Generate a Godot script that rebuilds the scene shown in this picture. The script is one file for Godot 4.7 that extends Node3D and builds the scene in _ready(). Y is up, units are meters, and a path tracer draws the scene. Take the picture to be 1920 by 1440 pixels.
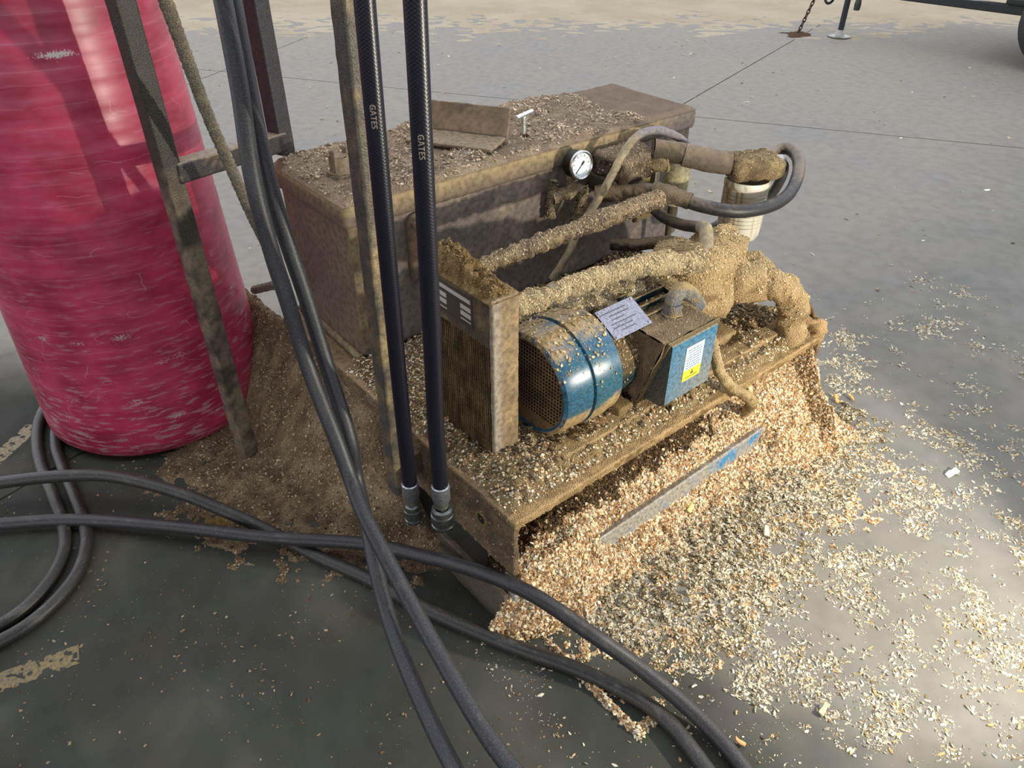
extends Node3D
# A dust-caked hydraulic power unit in an open-sided shed, a red tank and black hoses beside it.
# World axes follow the power unit: +x along it (away to the right), +z out of its front, y up; the near front corner of the skid is the origin.

var rng := RandomNumberGenerator.new()
var na := FastNoiseLite.new()
var nb := FastNoiseLite.new()
var M := {}
var taken := {}

# ------------------------------------------------------------------ mesh builder
class MB:
	var v := PackedVector3Array()
	var n := PackedVector3Array()
	var t := PackedVector2Array()
	var c := PackedColorArray()
	var ix := PackedInt32Array()
	var col := Color.WHITE
	func p(a: Vector3, nr: Vector3, uv := Vector2.ZERO) -> int:
		v.append(a); n.append(nr); t.append(uv); c.append(col)
		return v.size() - 1
	func tri(a: int, b: int, d: int) -> void:
		ix.append(a); ix.append(b); ix.append(d)
	func quad(a: int, b: int, d: int, e: int) -> void:
		tri(a, b, d); tri(a, d, e)
	func face(a: Vector3, b: Vector3, d: Vector3, e: Vector3) -> void:
		var nr := (b - a).cross(d - a).normalized()
		var i := p(a, nr, Vector2(0, 1)); p(b, nr, Vector2(1, 1)); p(d, nr, Vector2(1, 0)); p(e, nr, Vector2(0, 0))
		quad(i, i + 1, i + 2, i + 3)
	func net(w: int, h: int, from: int) -> void:
		for j in h:
			for i in w:
				var a := from + j * (w + 1) + i
				quad(a, a + 1, a + w + 2, a + w + 1)
	# box with rounded edges; step is the longest side of a cell
	func rbox(at: Vector3, size: Vector3, r: float, basis := Basis(), step := 1.0) -> MB:
		var h := size * 0.5
		r = minf(r, minf(h.x, minf(h.y, h.z)) * 0.99)
		var ts := []
		for k in 3:
			var l := []
			for a in [45.0, 22.5, 0.0]:
				l.append(-h[k] + r - r * tan(deg_to_rad(a)))
			var m := maxi(1, int(ceil((2.0 * h[k] - 2.0 * r) / step)))
			for s in range(1, m):
				l.append(-h[k] + r + (2.0 * h[k] - 2.0 * r) * s / m)
			for a in [0.0, 22.5, 45.0]:
				l.append(h[k] - r + r * tan(deg_to_rad(a)))
			ts.append(l)
		for k in 3:
			var u := (k + 1) % 3
			var w := (k + 2) % 3
			for s in [-1.0, 1.0]:
				var from := v.size()
				for b in ts[w]:
					for a in ts[u]:
						var q := Vector3()
						q[k] = s * h[k]; q[u] = a; q[w] = b
						var inner := q.clamp(-h + Vector3.ONE * r, h - Vector3.ONE * r)
						var d := (q - inner).normalized()
						p(at + basis * (inner + d * r), (basis * d).normalized(), Vector2((a + h[u]) / (2 * h[u]), 1.0 - (b + h[w]) / (2 * h[w])))
				net(ts[u].size() - 1, ts[w].size() - 1, from)
		return self
	# points run along a smooth curve through ctrl
	static func curve(ctrl: Array, step: float) -> PackedVector3Array:
		var out := PackedVector3Array()
		var m := ctrl.size()
		for i in m - 1:
			var a: Vector3 = ctrl[maxi(i - 1, 0)]
			var b: Vector3 = ctrl[i]
			var d: Vector3 = ctrl[i + 1]
			var e: Vector3 = ctrl[mini(i + 2, m - 1)]
			var k := maxi(1, int(ceil(b.distance_to(d) / step)))
			for s in k:
				out.append(b.cubic_interpolate(d, a, e, float(s) / k))
		out.append(ctrl[m - 1])
		return out
	# tube: radius may be a number or a callable of (length along, total)
	func tube(path: PackedVector3Array, radius, seg := 16, cap := true, squash := 1.0) -> MB:
		var m := path.size()
		var total := 0.0
		for i in m - 1:
			total += path[i].distance_to(path[i + 1])
		var t0 := (path[1] - path[0]).normalized()
		var side := t0.cross(Vector3.UP if absf(t0.y) < 0.9 else Vector3.RIGHT).normalized()
		var along := 0.0
		var from := v.size()
		for i in m:
			var tg := (path[mini(i + 1, m - 1)] - path[maxi(i - 1, 0)]).normalized()
			side = (side - tg * side.dot(tg)).normalized()
			var up := tg.cross(side)
			if i > 0:
				along += path[i].distance_to(path[i - 1])
			var r: float = radius.call(along, total) if radius is Callable else radius
			for k in seg + 1:
				var an := TAU * k / seg
				var d := side * cos(an) + up * sin(an) * squash
				p(path[i] + d * r, d.normalized(), Vector2(float(k) / seg, along))
		net(seg, m - 1, from)
		if cap:
			for e in [0, m - 1]:
				var tg := (path[1] - path[0]).normalized() * -1.0 if e == 0 else (path[m - 1] - path[m - 2]).normalized()
				var ci := p(path[e], tg, Vector2.ZERO)
				for k in seg + 1:
					p(v[from + e * (seg + 1) + k], tg, Vector2.ZERO)
				for k in seg:
					tri(ci, ci + 1 + k, ci + 2 + k)
		return self
	# profile points (radius, height) turned about the y of basis; sharp corners are kept where the profile bends by more than 35 degrees
	func lathe(at: Vector3, basis: Basis, prof: Array, seg := 32) -> MB:
		for i in prof.size() - 1:
			var a: Vector2 = prof[i]
			var b: Vector2 = prof[i + 1]
			var d := (b - a)
			if d.length() < 1e-6:
				continue
			var nn := Vector2(d.y, -d.x).normalized()
			var n0 := nn
			var n1 := nn
			if i > 0:
				var q: Vector2 = (a - prof[i - 1])
				var pn := Vector2(q.y, -q.x).normalized()
				if pn.dot(nn) > 0.82:
					n0 = (pn + nn).normalized()
			if i < prof.size() - 2:
				var q2: Vector2 = (prof[i + 2] - b)
				var pn2 := Vector2(q2.y, -q2.x).normalized()
				if pn2.dot(nn) > 0.82:
					n1 = (pn2 + nn).normalized()
			var from := v.size()
			for r in 2:
				var q3: Vector2 = a if r == 0 else b
				var nq: Vector2 = n0 if r == 0 else n1
				for k in seg + 1:
					var an := TAU * k / seg
					var dir := Vector3(cos(an), 0, sin(an))
					p(at + basis * (dir * q3.x + Vector3.UP * q3.y), (basis * (dir * nq.x + Vector3.UP * nq.y)).normalized(), Vector2(float(k) / seg, q3.y))
			net(seg, 1, from)
		return self
	# every vertex moves along its normal by f(position); then normals are taken again, joined where vertices meet
	func rough(f: Callable) -> MB:
		for i in v.size():
			v[i] += n[i] * float(f.call(v[i], n[i]))
		return smooth()
	func smooth() -> MB:
		var key := []
		var sums := {}
		for i in v.size():
			var k := Vector3i((v[i] * 20000.0).round())
			key.append(k)
			if not sums.has(k):
				sums[k] = Vector3.ZERO
		for f in range(0, ix.size(), 3):
			var a := ix[f]
			var b := ix[f + 1]
			var d := ix[f + 2]
			var g := (v[b] - v[a]).cross(v[d] - v[a])
			if g.dot(n[a] + n[b] + n[d]) < 0.0:
				g = -g
			sums[key[a]] += g; sums[key[b]] += g; sums[key[d]] += g
		for i in v.size():
			var s: Vector3 = sums[key[i]]
			if s.length_squared() > 1e-20:
				n[i] = s.normalized()
		return self
	func paint(f: Callable) -> MB:
		for i in v.size():
			c[i] = f.call(v[i], n[i])
		return self
	func mesh() -> ArrayMesh:
		for f in range(0, ix.size(), 3):
			var a := ix[f]
			var b := ix[f + 1]
			var d := ix[f + 2]
			if (v[b] - v[a]).cross(v[d] - v[a]).dot(n[a] + n[b] + n[d]) > 0.0:
				ix[f + 1] = d; ix[f + 2] = b
		var arr := []
		arr.resize(Mesh.ARRAY_MAX)
		arr[Mesh.ARRAY_VERTEX] = v; arr[Mesh.ARRAY_NORMAL] = n; arr[Mesh.ARRAY_TEX_UV] = t; arr[Mesh.ARRAY_COLOR] = c; arr[Mesh.ARRAY_INDEX] = ix
		var m := ArrayMesh.new()
		m.add_surface_from_arrays(Mesh.PRIMITIVE_TRIANGLES, arr)
		return m

# ------------------------------------------------------------------ naming
func numbered(called: String) -> String:
	var k: int = taken.get(called, 0)
	taken[called] = k + 1
	return called if k == 0 else "%s_%03d" % [called, k]

func tag(o: Node, label := "", category := "", group := "", kind := "") -> Node:
	if label: o.set_meta("label", label)
	if category: o.set_meta("category", category)
	if group: o.set_meta("group", group)
	if kind: o.set_meta("kind", kind)
	return o

func thing(called: String, label: String, category: String, at := Vector3.ZERO, group := "") -> Node3D:
	var o := Node3D.new()
	o.name = numbered(called); o.position = at
	add_child(o, true)
	tag(o, label, category, group)
	return o

# the mesh is given in world coordinates; the part sits in its thing (or part) wherever that stands
func part(called: String, mb, mat: Material, parent: Node3D, label := "", kind := "") -> MeshInstance3D:
	var o := MeshInstance3D.new()
	o.name = called
	o.mesh = mb.mesh() if mb is MB else mb
	o.material_override = mat
	var at := Vector3.ZERO
	var q: Node = parent
	while q is Node3D and q != self:
		at += (q as Node3D).position
		q = q.get_parent()
	o.position = -at
	parent.add_child(o, true)
	tag(o, label, "", "", kind)
	return o

func single(called: String, mb, mat: Material, label: String, category: String, group := "", kind := "") -> MeshInstance3D:
	var o := MeshInstance3D.new()
	o.name = numbered(called)
	o.mesh = mb.mesh() if mb is MB else mb
	o.material_override = mat
	add_child(o, true)
	tag(o, label, category, group, kind)
	return o

# ------------------------------------------------------------------ colours and textures
static func K(hex: String) -> Color:
	return Color.html(hex).srgb_to_linear()

func noise_at(f: FastNoiseLite, q: Vector3, s: float) -> float:
	return f.get_noise_3d(q.x * s, q.y * s, q.z * s)

static func step2(a: float, b: float, x: float) -> float:
	var k := clampf((x - a) / (b - a), 0.0, 1.0)
	return k * k * (3.0 - 2.0 * k)

# colour of a surface that dust covers in part: more on faces that look up
func dusty(base: Color, dust: Color, amount: float, up := 0.5, scale := 9.0) -> Callable:
	return func(q: Vector3, nr: Vector3) -> Color:
		var k := amount + up * maxf(nr.y, -0.25) + 0.42 * noise_at(na, q, scale) + 0.35 * noise_at(nb, q, scale * 5.0)
		var d := dust * (0.92 + 0.3 * noise_at(nb, q, scale * 2.3))
		var b := base * (0.95 + 0.25 * noise_at(na, q, scale * 3.1))
		var o := b.lerp(d, step2(0.3, 0.72, k))
		o.a = 1.0
		return o

func lumps(big: float, fs: float, small := 0.0, ss := 180.0, up_only := false) -> Callable:
	return func(q: Vector3, nr: Vector3) -> float:
		var w := 1.0 if not up_only else clampf(nr.y * 1.5 + 0.2, 0.0, 1.0)
		return w * (big * (noise_at(na, q, fs) + 0.35) + small * noise_at(nb, q, ss))

func ntex(freq: float, colors: Array, offs: Array, seed_: int, octaves := 4, size := 512, kind := FastNoiseLite.TYPE_SIMPLEX_SMOOTH) -> NoiseTexture2D:
	var f := FastNoiseLite.new()
	f.seed = seed_; f.frequency = freq; f.fractal_octaves = octaves; f.noise_type = kind
	f.fractal_type = FastNoiseLite.FRACTAL_FBM
	var g := Gradient.new()
	g.offsets = PackedFloat32Array(offs); g.colors = PackedColorArray(colors)
	var x := NoiseTexture2D.new()
	x.width = size; x.height = size; x.seamless = true; x.noise = f; x.color_ramp = g
	return x

func mat(rough: float, metal := 0.0, tex: Texture2D = null, scale := 2.0, bump: Texture2D = null, depth := 0.1, spec := 0.5) -> StandardMaterial3D:
	var m := StandardMaterial3D.new()
	m.roughness = rough; m.metallic = metal; m.metallic_specular = spec
	m.vertex_color_use_as_albedo = true
	if tex or bump:
		m.albedo_texture = tex
		m.uv1_triplanar = true; m.uv1_world_triplanar = true; m.uv1_scale = Vector3.ONE * scale
		if bump:
			m.heightmap_enabled = true; m.heightmap_texture = bump; m.heightmap_scale = depth
	return m

func with_dust(m: StandardMaterial3D, dust: Texture2D, scale: float) -> StandardMaterial3D:
	m.detail_enabled = true; m.detail_albedo = dust; m.detail_blend_mode = BaseMaterial3D.BLEND_MODE_MIX
	m.detail_uv_layer = BaseMaterial3D.DETAIL_UV_2
	m.uv2_triplanar = true; m.uv2_world_triplanar = true; m.uv2_scale = Vector3.ONE * scale
	return m

func materials() -> void:
	var grain := ntex(0.05, [Color(0.70, 0.69, 0.68), Color(0.93, 0.92, 0.91), Color(1, 1, 1)], [0.2, 0.55, 0.85], 3, 5)
	var fine := ntex(0.16, [Color(0.62, 0.60, 0.58), Color(0.92, 0.91, 0.90), Color(1, 1, 1)], [0.25, 0.5, 0.75], 5, 4)
	var hgt := ntex(0.09, [Color.BLACK, Color.WHITE], [0.15, 0.85], 8, 5)
	var hfine := ntex(0.2, [Color.BLACK, Color.WHITE], [0.2, 0.8], 9, 3)
	var film := ntex(0.02, [Color(0.60, 0.57, 0.51, 0.0), Color(0.58, 0.55, 0.50, 0.04), Color(0.58, 0.55, 0.49, 0.13)], [0.3, 0.6, 0.85], 12, 7)
	var speck := ntex(0.12, [Color(0.7, 0.64, 0.53, 0.0), Color(0.7, 0.64, 0.53, 0.05), Color(0.72, 0.65, 0.54, 0.4)], [0.0, 0.55, 0.9], 14, 4)
	var speck_dark := ntex(0.1, [Color(0.52, 0.46, 0.38, 0.05), Color(0.54, 0.48, 0.39, 0.15), Color(0.58, 0.52, 0.43, 0.6)], [0.0, 0.45, 0.8], 15, 5)
	var concrete := ntex(0.02, [Color(0.94, 0.94, 0.94), Color(0.98, 0.98, 0.975), Color(1, 1, 1)], [0.2, 0.5, 0.8], 17, 8, 1024)
	M.dust = mat(0.97, 0, fine, 5.0, hgt, 0.5, 0.15)
	M.steel = with_dust(mat(0.7, 0.1, grain, 2.2, hfine, 0.06, 0.35), speck_dark, 6.0)
	M.tank = with_dust(mat(0.68, 0.0, grain, 1.6, hfine, 0.05, 0.35), speck_dark, 5.0)
	M.post = with_dust(mat(0.5, 0.1, grain, 2.2, hfine, 0.06, 0.4), speck, 7.0)
	M.paint = with_dust(mat(0.3, 0.0, grain, 3.0), ntex(0.09, [Color(0.7, 0.62, 0.48, 0.0), Color(0.7, 0.62, 0.48, 0.0), Color(0.74, 0.66, 0.5, 0.6)], [0.0, 0.62, 0.85], 44, 5), 5.0)
	M.plain_paint = mat(0.4, 0.0, grain, 3.0)
	M.rubber = with_dust(mat(0.46, 0, fine, 4.0, hfine, 0.03, 0.5), ntex(0.14, [Color(0.6, 0.55, 0.48, 0.0), Color(0.6, 0.55, 0.48, 0.04), Color(0.62, 0.57, 0.5, 0.28)], [0.0, 0.6, 0.9], 24, 4), 3.0)
	M.chrome = mat(0.28, 0.95, grain, 6.0)
	M.zinc = mat(0.36, 0.85, grain, 5.0)
	M.dull_metal = mat(0.55, 0.6, grain, 4.0, hfine, 0.03)
	M.white = mat(0.5)
	M.glass = StandardMaterial3D.new()
	M.glass.transparency = BaseMaterial3D.TRANSPARENCY_ALPHA; M.glass.albedo_color = Color(1, 1, 1, 0.08); M.glass.roughness = 0.03
	M.concrete = with_dust(mat(0.85, 0, concrete, 0.55, hfine, 0.02, 0.2), film, 0.23)
	M.dark = mat(0.9)
	M.wood = mat(0.9, 0, null, 1.0, null, 0, 0.2)
	M.weave = braided_rubber()
	M.barrel = red_shell()
	M.shed = mat(0.9, 0, grain, 0.3)

# hose cover with the fine slanting ribs of a wrapped hose
func braided_rubber() -> StandardMaterial3D:
	var im := Image.create(64, 64, false, Image.FORMAT_RGB8)
	for y in 64:
		for x in 64:
			var h := 0.5 + 0.25 * sin(TAU * (x * 2 + y * 4) / 64.0) + 0.25 * sin(TAU * (x * 2 - y * 4) / 64.0)
			im.set_pixel(x, y, Color(h, h, h))
	var m := mat(0.34, 0, null, 1.0, null, 0, 0.5)
	m.heightmap_enabled = true; m.heightmap_texture = ImageTexture.create_from_image(im); m.heightmap_scale = 0.018
	m.uv1_scale = Vector3(6, 42, 1)
	return m

# red shell: thin pale winding lines, scuffs, scratches and dirt that belong to the shell itself
func red_shell() -> StandardMaterial3D:
	var w := 1024
	var h := 768
	var im := Image.create(w, h, false, Image.FORMAT_RGB8)
	var f := FastNoiseLite.new()
	f.seed = 31; f.frequency = 0.012; f.fractal_octaves = 5
	var g := FastNoiseLite.new()
	g.seed = 37; g.frequency = 0.05; g.fractal_octaves = 4
	var red := Color(0.70, 0.19, 0.31)
	var deep := Color(0.57, 0.12, 0.22)
	for y in h:
		var low := float(y) / h                       # 0 at the top, 1 at the foot
		for x in w:
			var a := f.get_noise_2d(x, y)
			var b := g.get_noise_2d(x * 0.45, y * 2.2)
			var k := red.lerp(deep, clampf(0.4 + a * 1.3, 0, 1))
			k = k.lerp(Color(0.70, 0.44, 0.50), clampf(0.12 + 0.5 * b, 0, 0.45) * 0.7)
			var scuff := step2(0.22, 0.42, b + 0.55 * maxf(0.0, low - 0.78) * 2.0 + a * 0.2 - 0.08)
			k = k.lerp(Color(0.66, 0.56, 0.53), scuff * clampf(low * 1.3 - 0.55, 0.0, 0.75))
			im.set_pixel(x, y, k)
	var r := RandomNumberGenerator.new()
	r.seed = 5
	var y0 := 6.0
	while y0 < h:
		for x in w:
			var yy := int(y0 + 2.5 * f.get_noise_2d(x * 0.6, y0 * 9.0))
			if yy >= 0 and yy < h and g.get_noise_2d(x * 0.3, y0 * 5.0) > -0.25:
				im.set_pixel(x, yy, im.get_pixel(x, yy).lerp(Color(0.72, 0.48, 0.48), 0.45))
		y0 += r.randf_range(12, 34)
	for s in 320:                                     # scratches, most of them low down
		var q := Vector2(r.randf() * w, h * (1.0 - pow(r.randf(), 2.0) * 0.75))
		var an := r.randfn(0.0, 0.6)
		var pale := Color(0.74, 0.58, 0.55)
		for k in int(r.randf_range(8, 46)):
			var xx := posmod(int(q.x), w)
			var yy := clampi(int(q.y), 0, h - 1)
			im.set_pixel(xx, yy, im.get_pixel(xx, yy).lerp(pale, 0.5))
			an += r.randfn(0, 0.18)
			q += Vector2(cos(an), sin(an) * 0.6)
	for s in 60:                                      # chips where the pale laminate shows
		var q := Vector2(r.randf() * w, h * r.randf_range(0.7, 0.98))
		for k in int(r.randf_range(10, 90)):
			var d := q + Vector2(r.randfn(0, 5.0), r.randfn(0, 2.4))
			im.set_pixel(posmod(int(d.x), w), clampi(int(d.y), 0, h - 1), Color(0.68, 0.6, 0.57))
	for k in 500:                                     # the white scrape high on the near side
		var d := Vector2(270 + r.randfn(0, 9.0), 186 + r.randfn(0, 1.6))
		im.set_pixel(int(d.x), int(d.y), Color(0.84, 0.78, 0.76))
	var m := StandardMaterial3D.new()
	m.albedo_texture = ImageTexture.create_from_image(im)
	m.roughness = 0.42; m.metallic_specular = 0.5
	m.clearcoat_enabled = true; m.clearcoat = 0.35; m.clearcoat_roughness = 0.3
	return m

# ------------------------------------------------------------------ setting
func clip(poly: PackedVector2Array, o: Vector2, d: Vector2, gap: float) -> PackedVector2Array:
	var nn := Vector2(-d.y, d.x).normalized()
	var out := PackedVector2Array()
	for i in poly.size():
		var a := poly[i]
		var b := poly[(i + 1) % poly.size()]
		var da := (a - o).dot(nn) - gap
		var db := (b - o).dot(nn) - gap
		if da >= 0.0:
			out.append(a)
		if (da < 0.0) != (db < 0.0):
			out.append(a.lerp(b, da / (da - db)))
	return out

# bare concrete near left, colour darkened for missing shade; pale dust film elsewhere
func floor_tone(x: float, z: float) -> Color:
	var t := x - 0.05 - 0.3 * z + maxf(0.0, -1.5 - z) * 0.6 + 0.10 * fbm(x, z, 2.2) + 0.07 * fbm(x, z, 9.0)
	var dusted := K("84807b").lerp(K("8b8579"), clampf(0.4 + 0.7 * fbm(x, z, 0.9), 0, 1))
	var worn := step2(0.1, 0.9, x) * step2(-0.9, 0.0, z)     # floor colour darkened in front of the unit to offset the lamp
	dusted = dusted.lerp(K("6f6e69"), 0.8 * worn * clampf(0.75 + 0.5 * fbm(x, z, 3.0), 0, 1))
	return K("40433e").lerp(K("463f38"), clampf(0.2 + 0.4 * fbm(x, z, 4.0), 0, 1)).lerp(dusted, step2(-0.06, 0.36, t))

func build_setting() -> void:
	var ground := MB.new()
	ground.col = K("3a342c")
	ground.rbox(Vector3(4, -0.11, -4), Vector3(36, 0.2, 36), 0.005)
	var fl := single("floor", ground, M.dark, "grey concrete floor cast in slabs with narrow dark joints between them", "floor", "", "structure")
	var cells: Array = [PackedVector2Array([Vector2(-13, -21), Vector2(21, -21), Vector2(21, 13), Vector2(-13, 13)])]
	var joints := [[Vector2(3.947, -2.691), Vector2(2.407, -0.722)], [Vector2(1.928, -5.291), Vector2(2.804, 4.638)], [Vector2(0.9, -5.33), Vector2(2.6, -1.78)]]
	for j in joints:
		var more := []
		for poly in cells:
			for s in [1.0, -1.0]:
				var q := clip(poly, j[0], j[1] * s, 0.005)
				if q.size() > 2:
					more.append(q)
		cells = more
	var squares := []
	for j in range(-21, 13):
		for i in range(-13, 21):
			if i >= -2 and i < 4 and j >= -4 and j < 2:
				for q in 144:
					squares.append([i + (q % 12) / 12.0, j + (q / 12) / 12.0, 1.0 / 12.0])
			else:
				squares.append([float(i), float(j), 1.0])
	for poly in cells:
		var b := MB.new()
		for sq in squares:
			var piece := PackedVector2Array([Vector2(sq[0], sq[1]), Vector2(sq[0] + sq[2], sq[1]), Vector2(sq[0] + sq[2], sq[1] + sq[2]), Vector2(sq[0], sq[1] + sq[2])])
			var whole := true
			for q in piece:
				whole = whole and Geometry2D.is_point_in_polygon(q, poly)
			if not whole:
				var got := Geometry2D.intersect_polygons(piece, poly)
				if got.is_empty():
					continue
				piece = got[0]
			var from := b.v.size()
			for q in piece:
				b.col = floor_tone(q.x, q.y)
				b.p(Vector3(q.x, 0, q.y), Vector3.UP)
			for k in range(1, piece.size() - 1):
				b.tri(from, from + k, from + k + 1)
		for k in poly.size():
			var a: Vector2 = poly[k]
			var e: Vector2 = poly[(k + 1) % poly.size()]
			var nn := Vector3((e - a).y, 0, -(e - a).x).normalized()
			b.col = K("6b675f")
			var i0 := b.p(Vector3(a.x, 0, a.y), nn); b.p(Vector3(e.x, 0, e.y), nn); b.p(Vector3(e.x, -0.02, e.y), nn); b.p(Vector3(a.x, -0.02, a.y), nn)
			b.quad(i0, i0 + 1, i0 + 2, i0 + 3)
		part("concrete_slab", b, M.concrete, fl)
	# unseen roof slab added to dim the near daylight; sides left open
	var turn := Basis(Vector3.UP, deg_to_rad(-39.5))
	var shed := func(called: String, at: Vector3, size: Vector3, tone: String, label: String) -> void:
		var b := MB.new()
		b.col = K(tone)
		b.rbox(turn * at + Vector3(-0.67, 0, 0.84), size, 0.02, turn)
		single(called, b, M.shed, label, "added_roof" if called == "added_roof" else "wall", "", "structure")
	shed.call("added_roof", Vector3(0, 4.6, 3.1), Vector3(22, 0.25, 6.2), "b4b0a8", "flat grey unseen roof slab added over the near bay to dim the daylight")
	var colm := MB.new()  # added blocker out of view, cuts the left edge of the lamp beam
	colm.col = K("8d8a84")
	colm.rbox(Vector3(0.645, 2.24, 1.215), Vector3(0.36, 4.48, 0.10), 0.01, Basis(Vector3.UP, deg_to_rad(-35.0)))
	single("beam_blocker_1", colm, M.shed, "grey unseen column added beside the lamp to shade the left foreground", "column", "", "structure")

# ------------------------------------------------------------------ sawdust
func shard(seed_: int, long: float) -> ArrayMesh:
	var r := RandomNumberGenerator.new()
	r.seed = seed_
	var b := MB.new()
	var m := 5
	var top := []
	for k in m:
		var an := TAU * k / m + r.randf_range(-0.4, 0.4)
		top.append(Vector3(cos(an) * r.randf_range(0.6, 1.0) * long, r.randf_range(-0.25, 0.35), sin(an) * r.randf_range(0.6, 1.0)))
	var up := Vector3(0, 0.24, 0)
	for k in range(1, m - 1):
		b.face(top[0] + up, top[k + 1] + up, top[k] + up, top[k] + up)
		b.face(top[0] - up, top[k] - up, top[k + 1] - up, top[k + 1] - up)
	for k in m:
		var a: Vector3 = top[k]
		var e: Vector3 = top[(k + 1) % m]
		b.face(a + up, e + up, e - up, a - up)
	return b.mesh()

# count copies of small shards; place(i) gives a point, or null to leave that one out
func scatter(called: String, count: int, place: Callable, sizes: Vector2, tones: Array, mesh_seed: int, long := 1.3, tilt := 0.6) -> MultiMeshInstance3D:
	var xs := []
	var cs := []
	for i in count:
		var q = place.call(i)
		if q == null:
			continue
		var s := lerpf(sizes.x, sizes.y, pow(rng.randf(), 4.5)) * 0.30
		var bs := Basis.from_euler(Vector3(rng.randfn(0, tilt), rng.randf() * TAU, rng.randfn(0, tilt))) * Basis.from_scale(Vector3(s * rng.randf_range(0.8, 1.5), s * rng.randf_range(0.6, 1.3), s))
		xs.append(Transform3D(bs, q + Vector3(0, s * 0.25, 0)))
		var t: Color = tones[rng.randi() % tones.size()]
		cs.append(t * rng.randf_range(0.75, 1.2))
	var mm := MultiMesh.new()
	mm.transform_format = MultiMesh.TRANSFORM_3D
	mm.use_colors = true
	mm.mesh = shard(mesh_seed, long)
	mm.instance_count = xs.size()
	for i in xs.size():
		mm.set_instance_transform(i, xs[i]); mm.set_instance_color(i, cs[i])
	var o := MultiMeshInstance3D.new()
	o.name = called; o.multimesh = mm; o.material_override = M.wood
	return o

# loose flakes clinging to a shape, thickest where it faces up
func fuzz(parent: Node3D, b: MB, per_m2: float, tones: Array, sizes := Vector2(0.003, 0.010), up := 0.6, dark = null) -> void:
	var xs := []
	var cs := []
	for f in range(0, b.ix.size(), 3):
		var p0 := b.v[b.ix[f]]
		var p1 := b.v[b.ix[f + 1]]
		var p2 := b.v[b.ix[f + 2]]
		var nr := (b.n[b.ix[f]] + b.n[b.ix[f + 1]] + b.n[b.ix[f + 2]]).normalized()
		var want := (p1 - p0).cross(p2 - p0).length() * 0.5 * per_m2 * clampf(1.0 - up + up * nr.y + 0.9 * noise_at(na, p0, 14.0), 0.0, 1.6)
		var m := int(want) + (1 if rng.randf() < want - int(want) else 0)
		for k in m:
			var u := rng.randf()
			var w := rng.randf()
			if u + w > 1.0:
				u = 1.0 - u; w = 1.0 - w
			var s := lerpf(sizes.x, sizes.y, pow(rng.randf(), 3.5)) * 0.30
			var bs := basis_to((nr + Vector3(rng.randfn(0, 0.4), rng.randfn(0, 0.4), rng.randfn(0, 0.4))).normalized()) * Basis(Vector3.UP, rng.randf() * TAU) * Basis.from_scale(Vector3(s * rng.randf_range(0.8, 1.5), s * rng.randf_range(0.7, 1.4), s))
			var q0 := p0 + (p1 - p0) * u + (p2 - p0) * w
			xs.append(Transform3D(bs, q0 + nr * s * 0.2))
			var kinds: Array = shade_browns if dark != null and rng.randf() < float(dark.call(q0)) else tones
			var t: Color = kinds[rng.randi() % kinds.size()]
			cs.append(t * rng.randf_range(0.75, 1.2))
	var mm := MultiMesh.new()
	mm.transform_format = MultiMesh.TRANSFORM_3D
	mm.use_colors = true
	mm.mesh = shard(77, 1.3)
	mm.instance_count = xs.size()
	for i in xs.size():
		mm.set_instance_transform(i, xs[i]); mm.set_instance_color(i, cs[i])
	var o := MultiMeshInstance3D.new()
	o.name = "sawdust_fuzz"; o.multimesh = mm; o.material_override = M.wood
	var at := Vector3.ZERO
	var q: Node = parent
	while q is Node3D and q != self:
		at += (q as Node3D).position
		q = q.get_parent()
	o.position = -at
	parent.add_child(o, true)
	tag(o, "", "", "", "stuff")

func scatter_top(called: String, label: String, category: String, o: MultiMeshInstance3D) -> void:
	o.name = numbered(called)
	add_child(o, true)
	tag(o, label, category, "", "stuff")

# a heightfield over x0..x1, z0..z1; cells whose corners lie under low are left out
func field(x0: float, x1: float, z0: float, z1: float, cell: float, f: Callable, low: float, tint: Callable) -> MB:
	var b := MB.new()
	var w := int((x1 - x0) / cell)
	var h := int((z1 - z0) / cell)
	var ys := PackedFloat32Array()
	for j in h + 1:
		for i in w + 1:
			ys.append(f.call(x0 + i * cell, z0 + j * cell))
	for j in h + 1:
		for i in w + 1:
			var k := j * (w + 1) + i
			var l := ys[j * (w + 1) + maxi(i - 1, 0)]
			var r := ys[j * (w + 1) + mini(i + 1, w)]
			var u := ys[maxi(j - 1, 0) * (w + 1) + i]
			var d := ys[mini(j + 1, h) * (w + 1) + i]
			var nr := Vector3(l - r, 2.0 * cell, u - d).normalized()
			b.col = tint.call(Vector3(x0 + i * cell, ys[k], z0 + j * cell), nr)
			b.p(Vector3(x0 + i * cell, ys[k], z0 + j * cell), nr)
	for j in h:
		for i in w:
			var a := j * (w + 1) + i
			if maxf(maxf(ys[a], ys[a + 1]), maxf(ys[a + w + 1], ys[a + w + 2])) > low:
				b.quad(a, a + 1, a + w + 2, a + w + 1)
	return b

func fbm(x: float, z: float, s: float) -> float:
	return na.get_noise_2d(x * s, z * s) + 0.5 * nb.get_noise_2d(x * s * 2.7, z * s * 2.7)

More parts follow.
